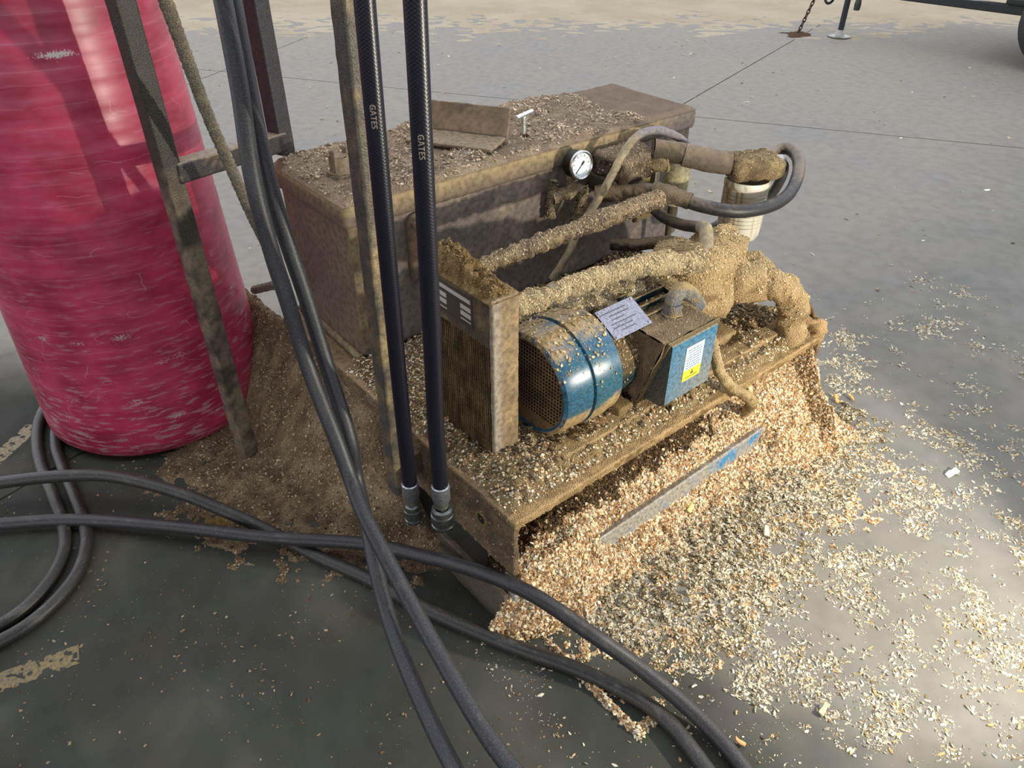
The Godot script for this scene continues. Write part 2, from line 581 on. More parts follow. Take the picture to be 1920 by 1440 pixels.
# height of the drift that spills out of the skid's front channel
func drift(x: float, z: float) -> float:
	var n1 := fbm(x, z, 9.0)
	var n2 := fbm(x + 7.0, z, 34.0)
	var crest := 0.215 - 0.05 * step2(0.40, 0.0, x) + 0.08 * step2(0.75, 1.1, x)
	var bare := step2(0.27, 0.36, x) * step2(1.02, 0.94, x)       # where the blue beam shows
	var brim := lerpf(0.165, 0.118, bare)
	var y := 0.0
	if z < 0.0:                                       # inside the channel and on the skid beam
		y = lerpf(crest, brim, pow(clampf((z + 0.115) / 0.115, 0.0, 1.0), 1.1)) + 0.012 * n1 + 0.007 * n2
		y = minf(y, 0.315)
	else:
		var out := 0.10 + 0.08 * step2(0.85, 1.2, x) + 0.05 * n1
		var spill := (brim + 0.006) * pow(clampf(1.0 - z / out, 0.0, 1.0), 1.35)
		var toe := 0.062 * pow(clampf(1.0 - (z - 0.01) / out, 0.0, 1.0), 1.2)
		y = lerpf(spill, toe, bare) + 0.010 * n1 + 0.007 * n2 - 0.004
	if x < 0.06 and z > -0.01:
		y -= (0.06 - x) * 1.3 - 0.3 * minf(z, 0.06)
	if x < 0.045 and z <= -0.01:
		y = -0.05
	if z < -0.118 and x < 1.215:
		return -0.05
	if x > 1.2:
		y = minf(y, 0.19 - (x - 1.2) * 1.7 - 0.35 * maxf(0.0, -z) + 0.02 * n1)
	if x > 1.19:                                      # dust banked up against the skid's right end
		y = maxf(y, 0.315 - (x - 1.19) * 2.3 - maxf(0.0, z + 0.01) * 1.6 + 0.03 * n1 + 0.01 * n2)
	return y

func deck_height(x: float, z: float) -> float:
	var n1 := fbm(x, z, 8.0)
	var n2 := fbm(x, z + 3.0, 38.0)
	var y := 0.346 + 0.014 * (n1 + 0.45) + 0.019 * (n2 + 0.1)
	var edge := minf(minf(x - 0.03, 1.23 - x), -0.006 - z)
	y += 0.02 * step2(0.02, 0.09, edge) * step2(-0.3, -0.1, z)
	return lerpf(0.336, y, step2(0.0, 0.035, edge))

func tank_height(x: float, z: float) -> float:
	var n1 := fbm(x, z, 5.0)
	var n2 := fbm(x + 2.0, z, 26.0)
	var bare := step2(1.02, 1.3, x)
	var y := 0.806 + (0.012 * maxf(0.0, n1 + 0.35) + 0.010 * maxf(0.0, n2 + 0.1) + 0.012 * step2(-0.98, -1.12, z)) * (1.0 - 0.75 * bare)
	var edge := minf(minf(x - 0.092, 1.448 - x), minf(-0.732 - z, z + 1.138))
	return lerpf(0.797, y, step2(0.0, 0.022, edge))

func floor_crust(x: float, z: float) -> float:       # brown settled dust round the left end of the unit and the red tank
	var n1 := fbm(x, z, 6.0)
	var n2 := fbm(x, z + 9.0, 24.0)
	var core := 1.0 - clampf(Vector2((x + 0.08) / 0.42, (z + 0.95) / 0.62).length(), 0.0, 1.4)
	var near := clampf(1.0 - (0.03 - x) / 0.19, 0.0, 1.0)
	var heap := 0.25 * step2(-0.36, -0.62, z) + 0.02 * step2(-0.1, -0.3, z)
	var y := 0.05 * maxf(core, -0.4) + heap * near + 0.018 * n1 + 0.012 * n2 - 0.008
	return y

var fresh: Array
var pale: Array
var old: Array
var brown: Array
var clump: Array
var shade_browns: Array

# shade under the deck edge, painted as dark brown into the sawdust
func flange_shade(q: Vector3) -> float:
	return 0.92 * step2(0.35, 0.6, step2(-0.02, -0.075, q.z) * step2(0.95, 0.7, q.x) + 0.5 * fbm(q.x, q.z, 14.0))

func build_dust() -> void:
	fresh = [K("dfc49b"), K("d2b189"), K("ecdab4"), K("b59068"), K("d8bc92"), K("8d6d4e"), K("a58058")]
	pale = [K("d2cbb6"), K("c0b69f"), K("ded8c6"), K("a59b86"), K("ccc2a9")]
	old = [K("97866d"), K("aa977a"), K("7d6e5a"), K("bba88a"), K("6d5f4d")]
	brown = [K("7d6850"), K("8e775d"), K("66513e"), K("a08a6e")]
	shade_browns = [K("4e3e2c"), K("5d4b36"), K("3d3023"), K("6f5a40")]
	clump = [K("c6b18a"), K("b7a27c"), K("d3c19c"), K("a9946f"), K("bfa87e")]
	# the drift along the front
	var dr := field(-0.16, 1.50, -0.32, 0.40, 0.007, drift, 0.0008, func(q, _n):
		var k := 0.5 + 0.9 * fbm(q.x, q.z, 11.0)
		return K("a98458").lerp(K("d9b587"), clampf(k, 0, 1)).lerp(K("b3a27c"), step2(0.06, 0.2, q.z) * 0.7).lerp(K("54432f"), flange_shade(q)))
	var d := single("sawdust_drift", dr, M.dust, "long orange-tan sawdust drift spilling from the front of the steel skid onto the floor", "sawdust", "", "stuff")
	fuzz(d, dr, 130000, fresh + fresh + pale, Vector2(0.003, 0.017), 0.15, flange_shade)
	# on the deck
	var dk := field(0.03, 1.235, -0.74, -0.006, 0.009, deck_height, 0.0, func(q, _n):
		return K("6e5b42").lerp(K("a8926a"), clampf(0.45 + fbm(q.x, q.z, 12.0) * 0.8 + 0.4 * step2(-0.35, -0.05, q.z), 0, 1)))
	var ds := single("deck_sawdust", dk, M.dust, "crumbly tan sawdust blanket covering the deck under the electric motor", "sawdust", "", "stuff")
	fuzz(ds, dk, 42000, pale + old + fresh, Vector2(0.003, 0.014), 0.1)
	# on the tank
	var tk := field(0.092, 1.450, -1.138, -0.732, 0.009, tank_height, 0.0, func(q, _n):
		return K("a08c76").lerp(K("c2ae94"), clampf(0.45 + fbm(q.x, q.z, 9.0), 0, 1)).lerp(K("9a8878"), step2(1.0, 1.3, q.x) * 0.8))
	var ts := single("tank_top_sawdust", tk, M.dust, "brown settled sawdust lying in ridges over the flat top of the oil tank", "sawdust", "", "stuff")
	var on_tank := scatter("wood_flake", 22000, func(_i):
		var x := 0.1 + 1.1 * rng.randf()
		var z := rng.randf_range(-1.13, -0.74)
		if fbm(x, z, 5.0) < rng.randf_range(-0.5, 0.5):
			return null
		return Vector3(x, tank_height(x, z), z), Vector2(0.004, 0.016), [K("ae9c86"), K("c2b09a"), K("91806c"), K("cdbba2")], 6, 1.5, 0.6)
	ts.add_child(on_tank, true)
	tag(on_tank, "", "", "", "stuff")
	# brown crust by the left end
	var fc := field(-0.75, 0.06, -1.75, 0.02, 0.012, floor_crust, 0.001, func(q, _n):
		return K("7a6650").lerp(K("ae9878"), clampf(0.4 + fbm(q.x, q.z, 10.0), 0, 1)))
	var fs := single("dust_crust", fc, M.dust, "dark brown dust crust on the floor between the red tank and the skid", "sawdust", "", "stuff")
	fuzz(fs, fc, 26000, brown + old, Vector2(0.003, 0.013), 0.1)
	# low clotted heaps on the floor before the skid
	var heaps := func(x: float, z: float) -> float:
		var m := step2(0.55, 0.12, z + 0.22 * absf(x - 0.45)) * step2(0.0, 0.08, z) * step2(-0.02, 0.25, x - 0.25 * z)
		return m * (0.026 * (fbm(x, z, 26.0) + 0.15) + 0.010 * fbm(x, z, 7.0)) - 0.002
	var hp := field(0.0, 1.45, 0.0, 0.85, 0.006, heaps, 0.0008, func(q, _n):
		return K("74674f").lerp(K("a89878"), clampf(0.4 + fbm(q.x, q.z, 18.0), 0, 1)))
	var hs := single("chip_heaps", hp, M.dust, "low clotted heaps of pale chips on the floor just in front of the blue beam", "wood chips", "", "stuff")
	fuzz(hs, hp, 45000, pale + clump, Vector2(0.003, 0.014), 0.1)
	# loose chips over the lit floor, in streaks and heaps
	scatter_top("floor_chips", "pale wood chips strewn in patches over the grey floor right of the skid", "wood chips", scatter("floor_chips", 520000, func(_i):
		var x := rng.randf_range(-0.1, 2.6)
		var z := rng.randf_range(-0.3, 1.3)
		if x < 1.3 and z < 0.0:
			return null
		if x < 0.12 + 0.35 * z and rng.randf() > 0.05:
			return null
		var far := maxf(0.0, maxf(x - 1.25, 0.0) + maxf(z - 0.2, 0.0) * 0.3)
		var dens := 0.06 + 0.75 * exp(-maxf(z - 0.05, 0.0) * 2.6) * step2(1.35, 0.9, x) * (0.6 + 0.8 * fbm(x, z, 8.0)) + 0.95 * fbm(x, z, 3.1) + 0.75 * fbm(x, z, 11.0) + 0.4 * fbm(x, z, 30.0) + 0.8 * exp(-maxf(z, 0.0) * 4.5) * step2(1.5, 1.1, x) - far * 0.35
		return Vector3(x, maxf(0.0, heaps.call(x, z)), z) if rng.randf() < dens else null, Vector2(0.003, 0.016), pale + pale + [K("e3d8b8"), K("8e7c5b"), K("caa877")], 10, 1.5, 0.5))
	scatter_top("floor_crumbs", "sparse small crumbs and shavings on the dark floor in front of the hoses", "wood chips", scatter("floor_crumbs", 9000, func(_i):
		var x := rng.randf_range(-1.1, 0.3)
		var z := rng.randf_range(-1.5, 0.6)
		return Vector3(x, 0.0, z) if rng.randf() < 0.4 + 0.8 * fbm(x, z, 3.0) else null, Vector2(0.003, 0.014), brown + [K("9c8d74"), K("8d7a5c")], 12, 1.8, 0.4))
	scatter_top("distant_litter", "thin scatter of pale litter on the far grey floor behind the tank", "wood chips", scatter("distant_litter", 5000, func(_i):
		var x := rng.randf_range(-0.6, 7.0)
		var z := rng.randf_range(-7.0, 0.0)
		if x < 1.5 and z > -1.2:
			return null
		return Vector3(x, 0.0, z) if rng.randf() < 0.25 + fbm(x, z, 1.3) else null, Vector2(0.004, 0.03), pale + old, 14, 2.0, 0.25))
	# the sawdust that covers the far floor
	var far := field(0.0, 15.0, -17.0, 2.0, 0.07, func(x: float, z: float) -> float:
		var s := (x + 0.67) * 0.636 + (0.84 - z) * 0.772
		return 0.010 * (minf(s, 10.0) - 8.6) + 0.007 * fbm(x * 0.4, z, 0.9) + 0.012 * fbm(x, z, 5.0), 0.0002, func(q, _n):
		return K("cfc0a4").lerp(K("ddcfb6"), clampf(0.5 + fbm(q.x, q.z, 0.8), 0, 1)))
	single("far_sawdust", far, M.dust, "wide tan layer of sawdust over the far floor at the top of the view", "sawdust", "", "stuff")
	# larger chips that can be told apart
	var big := [
		[Vector3(0.63, 0.03, 0.045), 0.030, "f2dc92", 0.4, "largest yellow wood chip lying against the blue beam of the skid"],
		[Vector3(1.365, 0.006, 0.433), 0.042, "f4efd2", -0.2, "long cream wood splinter lying alone on the grey floor far right"],
		[Vector3(1.425, 0.012, 0.020), 0.034, "e9a765", 0.9, "orange curled wood chip beside the right end of the drift"],
		[Vector3(1.475, 0.010, 0.045), 0.028, "c9a36a", 1.4, "small tan wood chip casting a long shadow right of the orange one"],
		[Vector3(0.90, 0.29, -0.02), 0.040, "f0d9a0", 1.1, "upright pale yellow splinter stuck in the drift under the conduit"],
		[Vector3(0.40, 0.008, 0.60), 0.03, "d8c79a", 0.2, "thick pale wood chip among the heaps at the bottom right"],
		[Vector3(0.20, 0.01, 0.53), 0.022, "c99b6c", 2.0, "red-brown bark sliver lying beside the thick hose at the bottom"],
		[Vector3(0.74, 0.008, 0.22), 0.032, "efe2b4", 0.7, "cream flat chip on the bare grey patch in front of the blue beam"],
	]
	for e in big:
		var b := MB.new()
		var turn := Basis.from_euler(Vector3(0.25, e[3], 0.3))
		b.col = K(e[2])
		b.rbox(e[0] + Vector3(0, 0.002, 0), Vector3(e[1], 0.005, e[1] * 0.38), 0.002, turn, 0.006)
		b.rough(func(q, _n): return 0.005 * noise_at(nb, q, 70.0))
		single("wood_chip", b, M.wood, e[4], "wood chip", "larger wood chips")
# ------------------------------------------------------------------ the power unit
func bolt(parent: Node3D, at: Vector3, axis: Vector3, r: float, m: Material, tone: String) -> void:
	var b := MB.new()
	b.col = K(tone)
	b.lathe(at, basis_to(axis), [Vector2(0, r * 0.9), Vector2(r * 0.8, r * 0.9), Vector2(r, r * 0.7), Vector2(r, 0)], 6)
	part("bolt", b, m, parent)

static func basis_to(axis: Vector3) -> Basis:         # y of the basis along axis
	var y := axis.normalized()
	var x := y.cross(Vector3.UP if absf(y.y) < 0.9 else Vector3.RIGHT).normalized()
	return Basis(x, y, x.cross(y))

func build_skid() -> void:
	var s := thing("steel_skid", "dust-caked steel skid with blue-painted lower beam carrying the motor and oil tank", "skid", Vector3(0.6, 0, -0.5))
	var rust := K("5a4a3c")
	var dust := K("a68a62")
	var pt := dusty(rust, dust, 0.45, 0.35)
	var mk := func(at: Vector3, size: Vector3, r: float, step := 0.02, rough_by := 0.0025) -> MB:
		var b := MB.new().rbox(at, size, r, Basis(), step)
		if rough_by > 0.0:
			b.rough(lumps(rough_by, 40.0, rough_by * 0.5, 150.0))
		return b
	part("deck_plate", mk.call(Vector3(0.63, 0.332, -0.56), Vector3(1.2, 0.016, 1.12), 0.004, 0.03).paint(pt), M.steel, s)
	part("top_flange", mk.call(Vector3(0.63, 0.330, -0.010), Vector3(1.2, 0.022, 0.030), 0.005, 0.008, 0.004).paint(dusty(K("8d7450"), K("d4b483"), 0.6, 0.3)), M.dust, s)
	var ep: MB = mk.call(Vector3(0.036, 0.252, -0.56), Vector3(0.013, 0.168, 1.12), 0.003, 0.02, 0.004)
	fuzz(s, ep, 26000, old + brown, Vector2(0.002, 0.008), 0.0)
	part("end_plate", mk.call(Vector3(0.036, 0.252, -0.56), Vector3(0.013, 0.168, 1.12), 0.003, 0.012, 0.004).paint(dusty(K("4a3d31"), K("80684a"), 0.5, 0.2, 14.0)), M.steel, s)
	part("end_plate", mk.call(Vector3(1.225, 0.252, -0.56), Vector3(0.013, 0.168, 1.12), 0.003, 0.03).paint(pt), M.steel, s)
	part("web_plate", mk.call(Vector3(0.63, 0.252, -0.125), Vector3(1.19, 0.15, 0.012), 0.003, 0.05, 0.0).paint(pt), M.steel, s)
	part("bottom_flange", mk.call(Vector3(0.63, 0.173, -0.108), Vector3(1.19, 0.010, 0.03), 0.003, 0.03, 0.0015).paint(pt), M.steel, s)
	# the lower beam: blue where the dust has come off
	var beam := MB.new().rbox(Vector3(0.63, 0.058, -0.02), Vector3(1.22, 0.114, 0.070), 0.006, Basis(), 0.012)
	beam.paint(func(q, nr):
		var k := 0.30 + 0.7 * noise_at(na, q, 7.0) + 0.35 * noise_at(nb, q, 30.0) - 0.3 * maxf(nr.z, 0.0) + 0.5 * maxf(nr.y, 0.0)
		return K("3a8fc6").lerp(K("a8a398"), step2(-0.34, -0.06, k)).lerp(K("857a6a"), step2(0.4, 0.8, k)))
	part("lower_beam", beam, M.plain_paint, s, "lower beam with flaking bright blue paint")
	part("lower_end_plate", mk.call(Vector3(0.007, 0.058, -0.13), Vector3(0.014, 0.114, 0.26), 0.003, 0.012, 0.002).paint(dusty(K("4b4542"), K("6f5a48"), 0.2, 0.3, 16.0)), M.steel, s)
	part("rear_beam", mk.call(Vector3(0.63, 0.085, -1.03), Vector3(1.2, 0.17, 0.14), 0.006, 0.04, 0.003).paint(dusty(K("4a3d31"), K("80684a"), 0.5, 0.2)), M.steel, s)
	part("cross_beam", mk.call(Vector3(0.05, 0.10, -0.72), Vector3(0.05, 0.15, 0.5), 0.006, 0.03, 0.003).paint(dusty(K("43372c"), K("6d573c"), 0.5, 0.2)), M.steel, s)
	# rails under the motor
	for z in [-0.335, -0.085]:
		part("motor_rail", mk.call(Vector3(0.72, 0.358, z), Vector3(0.98, 0.03, 0.05), 0.004, 0.012, 0.004).paint(dusty(K("7c6446"), K("cdb184"), 0.6, 0.3)), M.dust, s)
	# bolt hole: dust crust round a flat disc painted dark as its shade
	var ring := MB.new()
	ring.lathe(Vector3(0.030, 0.262, -0.115), basis_to(Vector3.LEFT), [Vector2(0.013, -0.002), Vector2(0.013, 0.003), Vector2(0.017, 0.006), Vector2(0.022, 0.003), Vector2(0.024, -0.002)], 22)
	ring.rough(lumps(0.004, 70.0)).paint(func(_q, _n): return K("ab9166"))
	part("bolt_hole", ring, M.dust, s)
	var dark := MB.new()
	dark.col = K("14100d")
	dark.lathe(Vector3(0.029, 0.262, -0.115), basis_to(Vector3.LEFT), [Vector2(0, 0.0015), Vector2(0.014, 0.0015)], 20)
	part("hole_shade", dark, M.dark, s)
	# the lifted lip of the deck's right end
	var lip := MB.new().tube(MB.curve([Vector3(1.02, 0.52, -0.27), Vector3(1.10, 0.515, -0.20), Vector3(1.17, 0.475, -0.12), Vector3(1.215, 0.41, -0.06), Vector3(1.225, 0.355, -0.02)], 0.01), 0.008, 8, true)
	part("guard_rim", lip.rough(lumps(0.004, 40.0)).paint(dusty(K("3a3029"), K("a08560"), 0.35, 0.5)), M.dust, s)
	part("deck_corner", mk.call(Vector3(1.215, 0.352, -0.03), Vector3(0.045, 0.05, 0.06), 0.012, 0.008, 0.014).paint(dusty(K("8d7450"), K("d8b585"), 0.8, 0.2)), M.dust, s)

func build_tank() -> void:
	var o := thing("oil_tank", "long brown dust-coated steel oil tank behind the electric motor", "oil tank", Vector3(0.77, 0.34, -0.94))
	var steel := K("696266")
	var dust := K("9a8d7f")
	var shell := MB.new().rbox(Vector3(0.77, 0.570, -0.935), Vector3(1.34, 0.455, 0.385), 0.018, Basis(), 0.018)
	shell.rough(func(q, nr): return 0.0016 * noise_at(nb, q, 60.0) + 0.003 * noise_at(na, q, 3.0))
	shell.paint(func(q, nr):
		var base: Color = dusty(steel, dust, 0.28 + 0.25 * step2(0.5, 0.72, q.y), 0.3, 6.0).call(q, nr)
		return base.lerp(K("806a52"), 0.6 * step2(0.2, 0.9, -nr.x)))
	part("tank_shell", shell, M.tank, o)
	var lid := MB.new().rbox(Vector3(0.77, 0.767, -0.935), Vector3(1.357, 0.066, 0.405), 0.016, Basis(), 0.012)
	lid.rough(func(q, nr): return 0.0035 * (noise_at(na, q, 35.0) + 0.2) * clampf(1.25 - q.x, 0.15, 1.0) + 0.0015 * noise_at(nb, q, 110.0))
	lid.paint(func(q, nr):
		var k := step2(0.742, 0.80, q.y + 0.012 * noise_at(na, q, 14.0)) * step2(-0.2, 0.4, nr.z + nr.y * 0.8)
		var end := step2(1.16, 1.34, q.x + 0.06 * noise_at(na, q, 9.0))
		return K("75675a").lerp(K("bea678"), k * 0.85).lerp(K("5a5866"), end * 0.8))
	part("tank_lid", lid, M.tank, o)
	# ledge at the foot of the left end
	var ledge := MB.new().tube(MB.curve([Vector3(0.094, 0.352, -1.12), Vector3(0.094, 0.352, -0.95), Vector3(0.092, 0.350, -0.745)], 0.01), 0.011, 10)
	part("foot_ledge", ledge.rough(lumps(0.004, 50.0)).paint(dusty(K("5c5348"), K("b3a37c"), 0.35, 0.4)), M.steel, o)
	# seam strips down the front corner
	var strip := MB.new().rbox(Vector3(0.125, 0.56, -0.739), Vector3(0.055, 0.36, 0.012), 0.004, Basis(), 0.02)
	part("corner_strip", strip.rough(lumps(0.0015, 60.0)).paint(dusty(K("75654f"), K("a38d66"), 0.4, 0.2)), M.steel, o)
	# tab with a bolt low on the front
	var tab := MB.new()
	tab.rbox(Vector3(0.298, 0.622, -0.735), Vector3(0.055, 0.17, 0.018), 0.008, Basis(), 0.012)
	tab.lathe(Vector3(0.298, 0.705, -0.744), basis_to(Vector3.BACK), [Vector2(0, 0.018), Vector2(0.023, 0.018), Vector2(0.0275, 0.012), Vector2(0.0275, 0)], 24)
	var tb := part("level_gauge_tab", tab.rough(lumps(0.002, 50.0)).paint(dusty(K("5f5145"), K("8f7658"), 0.5, 0.2)), M.steel, o)
	var pin := MB.new().rbox(Vector3(0.307, 0.675, -0.723), Vector3(0.006, 0.030, 0.005), 0.002)
	pin.col = K("d8d4c8")
	part("pin", pin.paint(func(_q, _n): return K("d8d4c8")), M.zinc, tb)
	bolt(tb, Vector3(0.287, 0.705, -0.727), Vector3.BACK, 0.008, M.steel, "7c5a4a")
	# filler stub by the left end
	var stub := MB.new()
	stub.lathe(Vector3(0.190, 0.800, -0.915), Basis(), [Vector2(0.034, -0.01), Vector2(0.034, 0.018), Vector2(0.026, 0.022), Vector2(0.024, 0.06), Vector2(0.0, 0.062)], 24)
	stub.rbox(Vector3(0.172, 0.842, -0.905), Vector3(0.012, 0.075, 0.016), 0.003, Basis(Vector3.UP, 0.4), 0.01)
	stub.rbox(Vector3(0.218, 0.842, -0.925), Vector3(0.012, 0.07, 0.016), 0.003, Basis(Vector3.UP, 0.4), 0.01)
	part("filler_stub", stub.rough(lumps(0.003, 60.0)).paint(dusty(K("8c8272"), K("8a7358"), 0.35, 0.4)), M.steel, o)
	# bright T handle
	var th := thing("t_handle", "bright zinc T-shaped handle standing up through the dust on the tank top", "handle", Vector3(0.775, 0.80, -0.855))
	var stem := MB.new().rbox(Vector3(0.775, 0.833, -0.855), Vector3(0.012, 0.07, 0.012), 0.003)
	part("stem", stem.paint(func(_q, _n): return K("e2e8e6")), M.zinc, th)
	var bar := MB.new().tube(PackedVector3Array([Vector3(0.735, 0.872, -0.842), Vector3(0.775, 0.872, -0.855), Vector3(0.818, 0.872, -0.868)]), 0.0068, 12)
	part("cross_bar", bar.paint(func(_q, _n): return K("e6ebe9")), M.zinc, th)
	var hole := MB.new().lathe(Vector3(0.775, 0.812, -0.855), Basis(), [Vector2(0.02, -0.01), Vector2(0.018, 0.003), Vector2(0.009, 0.005)], 18)
	part("collar", hole.paint(func(_q, _n): return K("5a4936")), M.dust, th)
	# loose angle iron on the lid: one flange flat, the other standing along its back edge
	var ai := thing("angle_iron", "loose dusty offcut of angle iron lying on the tank top left of the T handle", "angle iron", Vector3(0.6, 0.81, -0.95))
	var dir := Vector3(0.30, 0, 0.55).normalized()
	var back := Vector3(0.55, 0, -0.32).normalized()
	var ct := Vector3(0.575, 0.0, -0.925)
	var fl := MB.new().rbox(ct + Vector3(0, 0.822, 0) - back * 0.005, Vector3(0.115, 0.009, 0.27), 0.003, Basis(back, Vector3.UP, back.cross(Vector3.UP)), 0.02)
	part("flat_flange", fl.rough(lumps(0.0025, 30.0)).paint(dusty(K("6c6052"), K("9a866c"), 0.55, 0.3)), M.steel, ai)
	var lean := (Vector3.UP * 0.93 + back * 0.34).normalized()
	var w2 := MB.new().rbox(ct + back * 0.068 + Vector3(0, 0.818, 0) + lean * 0.042, Vector3(0.009, 0.088, 0.27), 0.003, Basis(lean.cross(back.cross(Vector3.UP)).normalized(), lean, back.cross(Vector3.UP)), 0.02)
	part("upright_flange", w2.rough(lumps(0.0025, 30.0)).paint(dusty(K("5d5247"), K("8d7a66"), 0.5, 0.3)), M.steel, ai)

func build_cooler() -> void:
	var o := thing("oil_cooler", "upright dust-clogged finned oil cooler standing at the motor's fan end", "oil cooler", Vector3(0.15, 0.34, -0.29))
	var x0 := 0.112
	var x1 := 0.183
	var z1 := -0.168
	var z0 := -0.40
	var top := 0.776
	var side := MB.new().rbox(Vector3((x0 + x1) / 2, (top + 0.345) / 2, z1 - 0.006), Vector3(x1 - x0, top - 0.345, 0.013), 0.005, Basis(), 0.012)
	part("side_panel", side.rough(lumps(0.0016, 50.0, 0.0008, 200.0)).paint(func(q, nr):
		var k := step2(0.03, 0.012, q.x - x0) * 0.75
		return (dusty(K("8f7a5c"), K("b59a70"), 0.5, 0.1, 12.0).call(q, nr) as Color).lerp(K("b9b2a4"), k)), M.steel, o, "dusty front side panel of the cooler")
	var rear := MB.new().rbox(Vector3((x0 + x1) / 2, (top + 0.345) / 2, z0 + 0.006), Vector3(x1 - x0, top - 0.345, 0.013), 0.004, Basis(), 0.05)
	part("side_panel", rear.paint(dusty(K("5a4c3c"), K("80684a"), 0.5)), M.steel, o)
	var head := MB.new().rbox(Vector3((x0 + x1) / 2, 0.716, (z0 + z1) / 2), Vector3(x1 - x0 - 0.002, 0.118, z1 - z0 - 0.026), 0.003, Basis(), 0.015)
	part("header_tank", head.rough(lumps(0.0015, 60.0)).paint(dusty(K("4a4038"), K("8a7658"), 0.4, 0.3)), M.steel, o)
	var core := MB.new().rbox(Vector3((x0 + x1) / 2 + 0.006, 0.50, (z0 + z1) / 2), Vector3(x1 - x0 - 0.014, 0.32, z1 - z0 - 0.026), 0.002, Basis(), 0.1)
	part("core", core.paint(func(_q, _n): return K("3c3228")), M.dust, o)
	for k in 26:
		var z := z0 + 0.018 + (z1 - z0 - 0.036) * k / 25.0
		var fin := MB.new().rbox(Vector3(x0 + 0.006, 0.50, z), Vector3(0.012, 0.318, 0.0034), 0.0012, Basis(), 0.03)
		fin.rough(lumps(0.0012, 60.0, 0.0008, 190.0))
		part("fin", fin.paint(dusty(K("6d5b45"), K("a08863"), 0.5, 0.2, 14.0)), M.dust, o)
	# data label: dark plate with blank white boxes
	var lab := MB.new().rbox(Vector3(x0 - 0.0005, 0.717, -0.303), Vector3(0.003, 0.076, 0.135), 0.001)
	var lp := part("data_label", lab.paint(func(_q, _n): return K("4a433b")), M.white, o, "dark label with white blank boxes")
	for e in [[0.744, -0.303, 0.010, 0.125], [0.724, -0.345, 0.011, 0.035], [0.708, -0.345, 0.011, 0.035], [0.724, -0.258, 0.011, 0.036], [0.708, -0.258, 0.011, 0.036], [0.692, -0.345, 0.003, 0.035], [0.694, -0.258, 0.003, 0.036]]:
		var wb := MB.new().rbox(Vector3(x0 - 0.0018, e[0], e[1]), Vector3(0.0016, e[2], e[3]), 0.0004)
		part("white_box", wb.paint(func(_q, _n): return K("c3beb4")), M.white, lp)
	# dust heaped on top
	var heap := field(x0 - 0.008, x1 + 0.006, z0 - 0.012, z1 + 0.006, 0.004, func(x: float, z: float) -> float:
		var e := minf(minf(x - x0 + 0.008, x1 + 0.006 - x), minf(z - z0 + 0.012, z1 + 0.006 - z))
		var back := step2(z1 - 0.03, z0 + 0.06, z)
		return lerpf(top - 0.004, top + 0.012 + 0.030 * back + 0.012 * fbm(x, z, 20.0) + 0.012 * fbm(x, z, 60.0), step2(0.0, 0.028, e)), 0.0, func(q, _n):
		return K("77603f").lerp(K("b1976b"), clampf(0.5 + fbm(q.x, q.z, 30.0), 0, 1)))
	part("dust_heap", heap, M.dust, o, "crumbly brown dust heaped on the cooler", "stuff")
	var fl := scatter("wood_flake", 1500, func(_i):
		var x := rng.randf_range(x0, x1)
		var z := rng.randf_range(z0, z1 - 0.005)
		var e := minf(minf(x - x0 + 0.008, x1 + 0.006 - x), minf(z - z0 + 0.012, z1 + 0.006 - z))
		var back := step2(z1 - 0.03, z0 + 0.06, z)
		return Vector3(x, lerpf(top - 0.004, top + 0.012 + 0.030 * back + 0.012 * fbm(x, z, 20.0) + 0.012 * fbm(x, z, 60.0), step2(0.0, 0.028, e)), z) - o.position, Vector2(0.003, 0.010), [K("8d7450"), K("b1976b"), K("69543a"), K("a58a60")], 16, 1.5, 0.8)
	o.add_child(fl, true)
	tag(fl, "", "", "", "stuff")

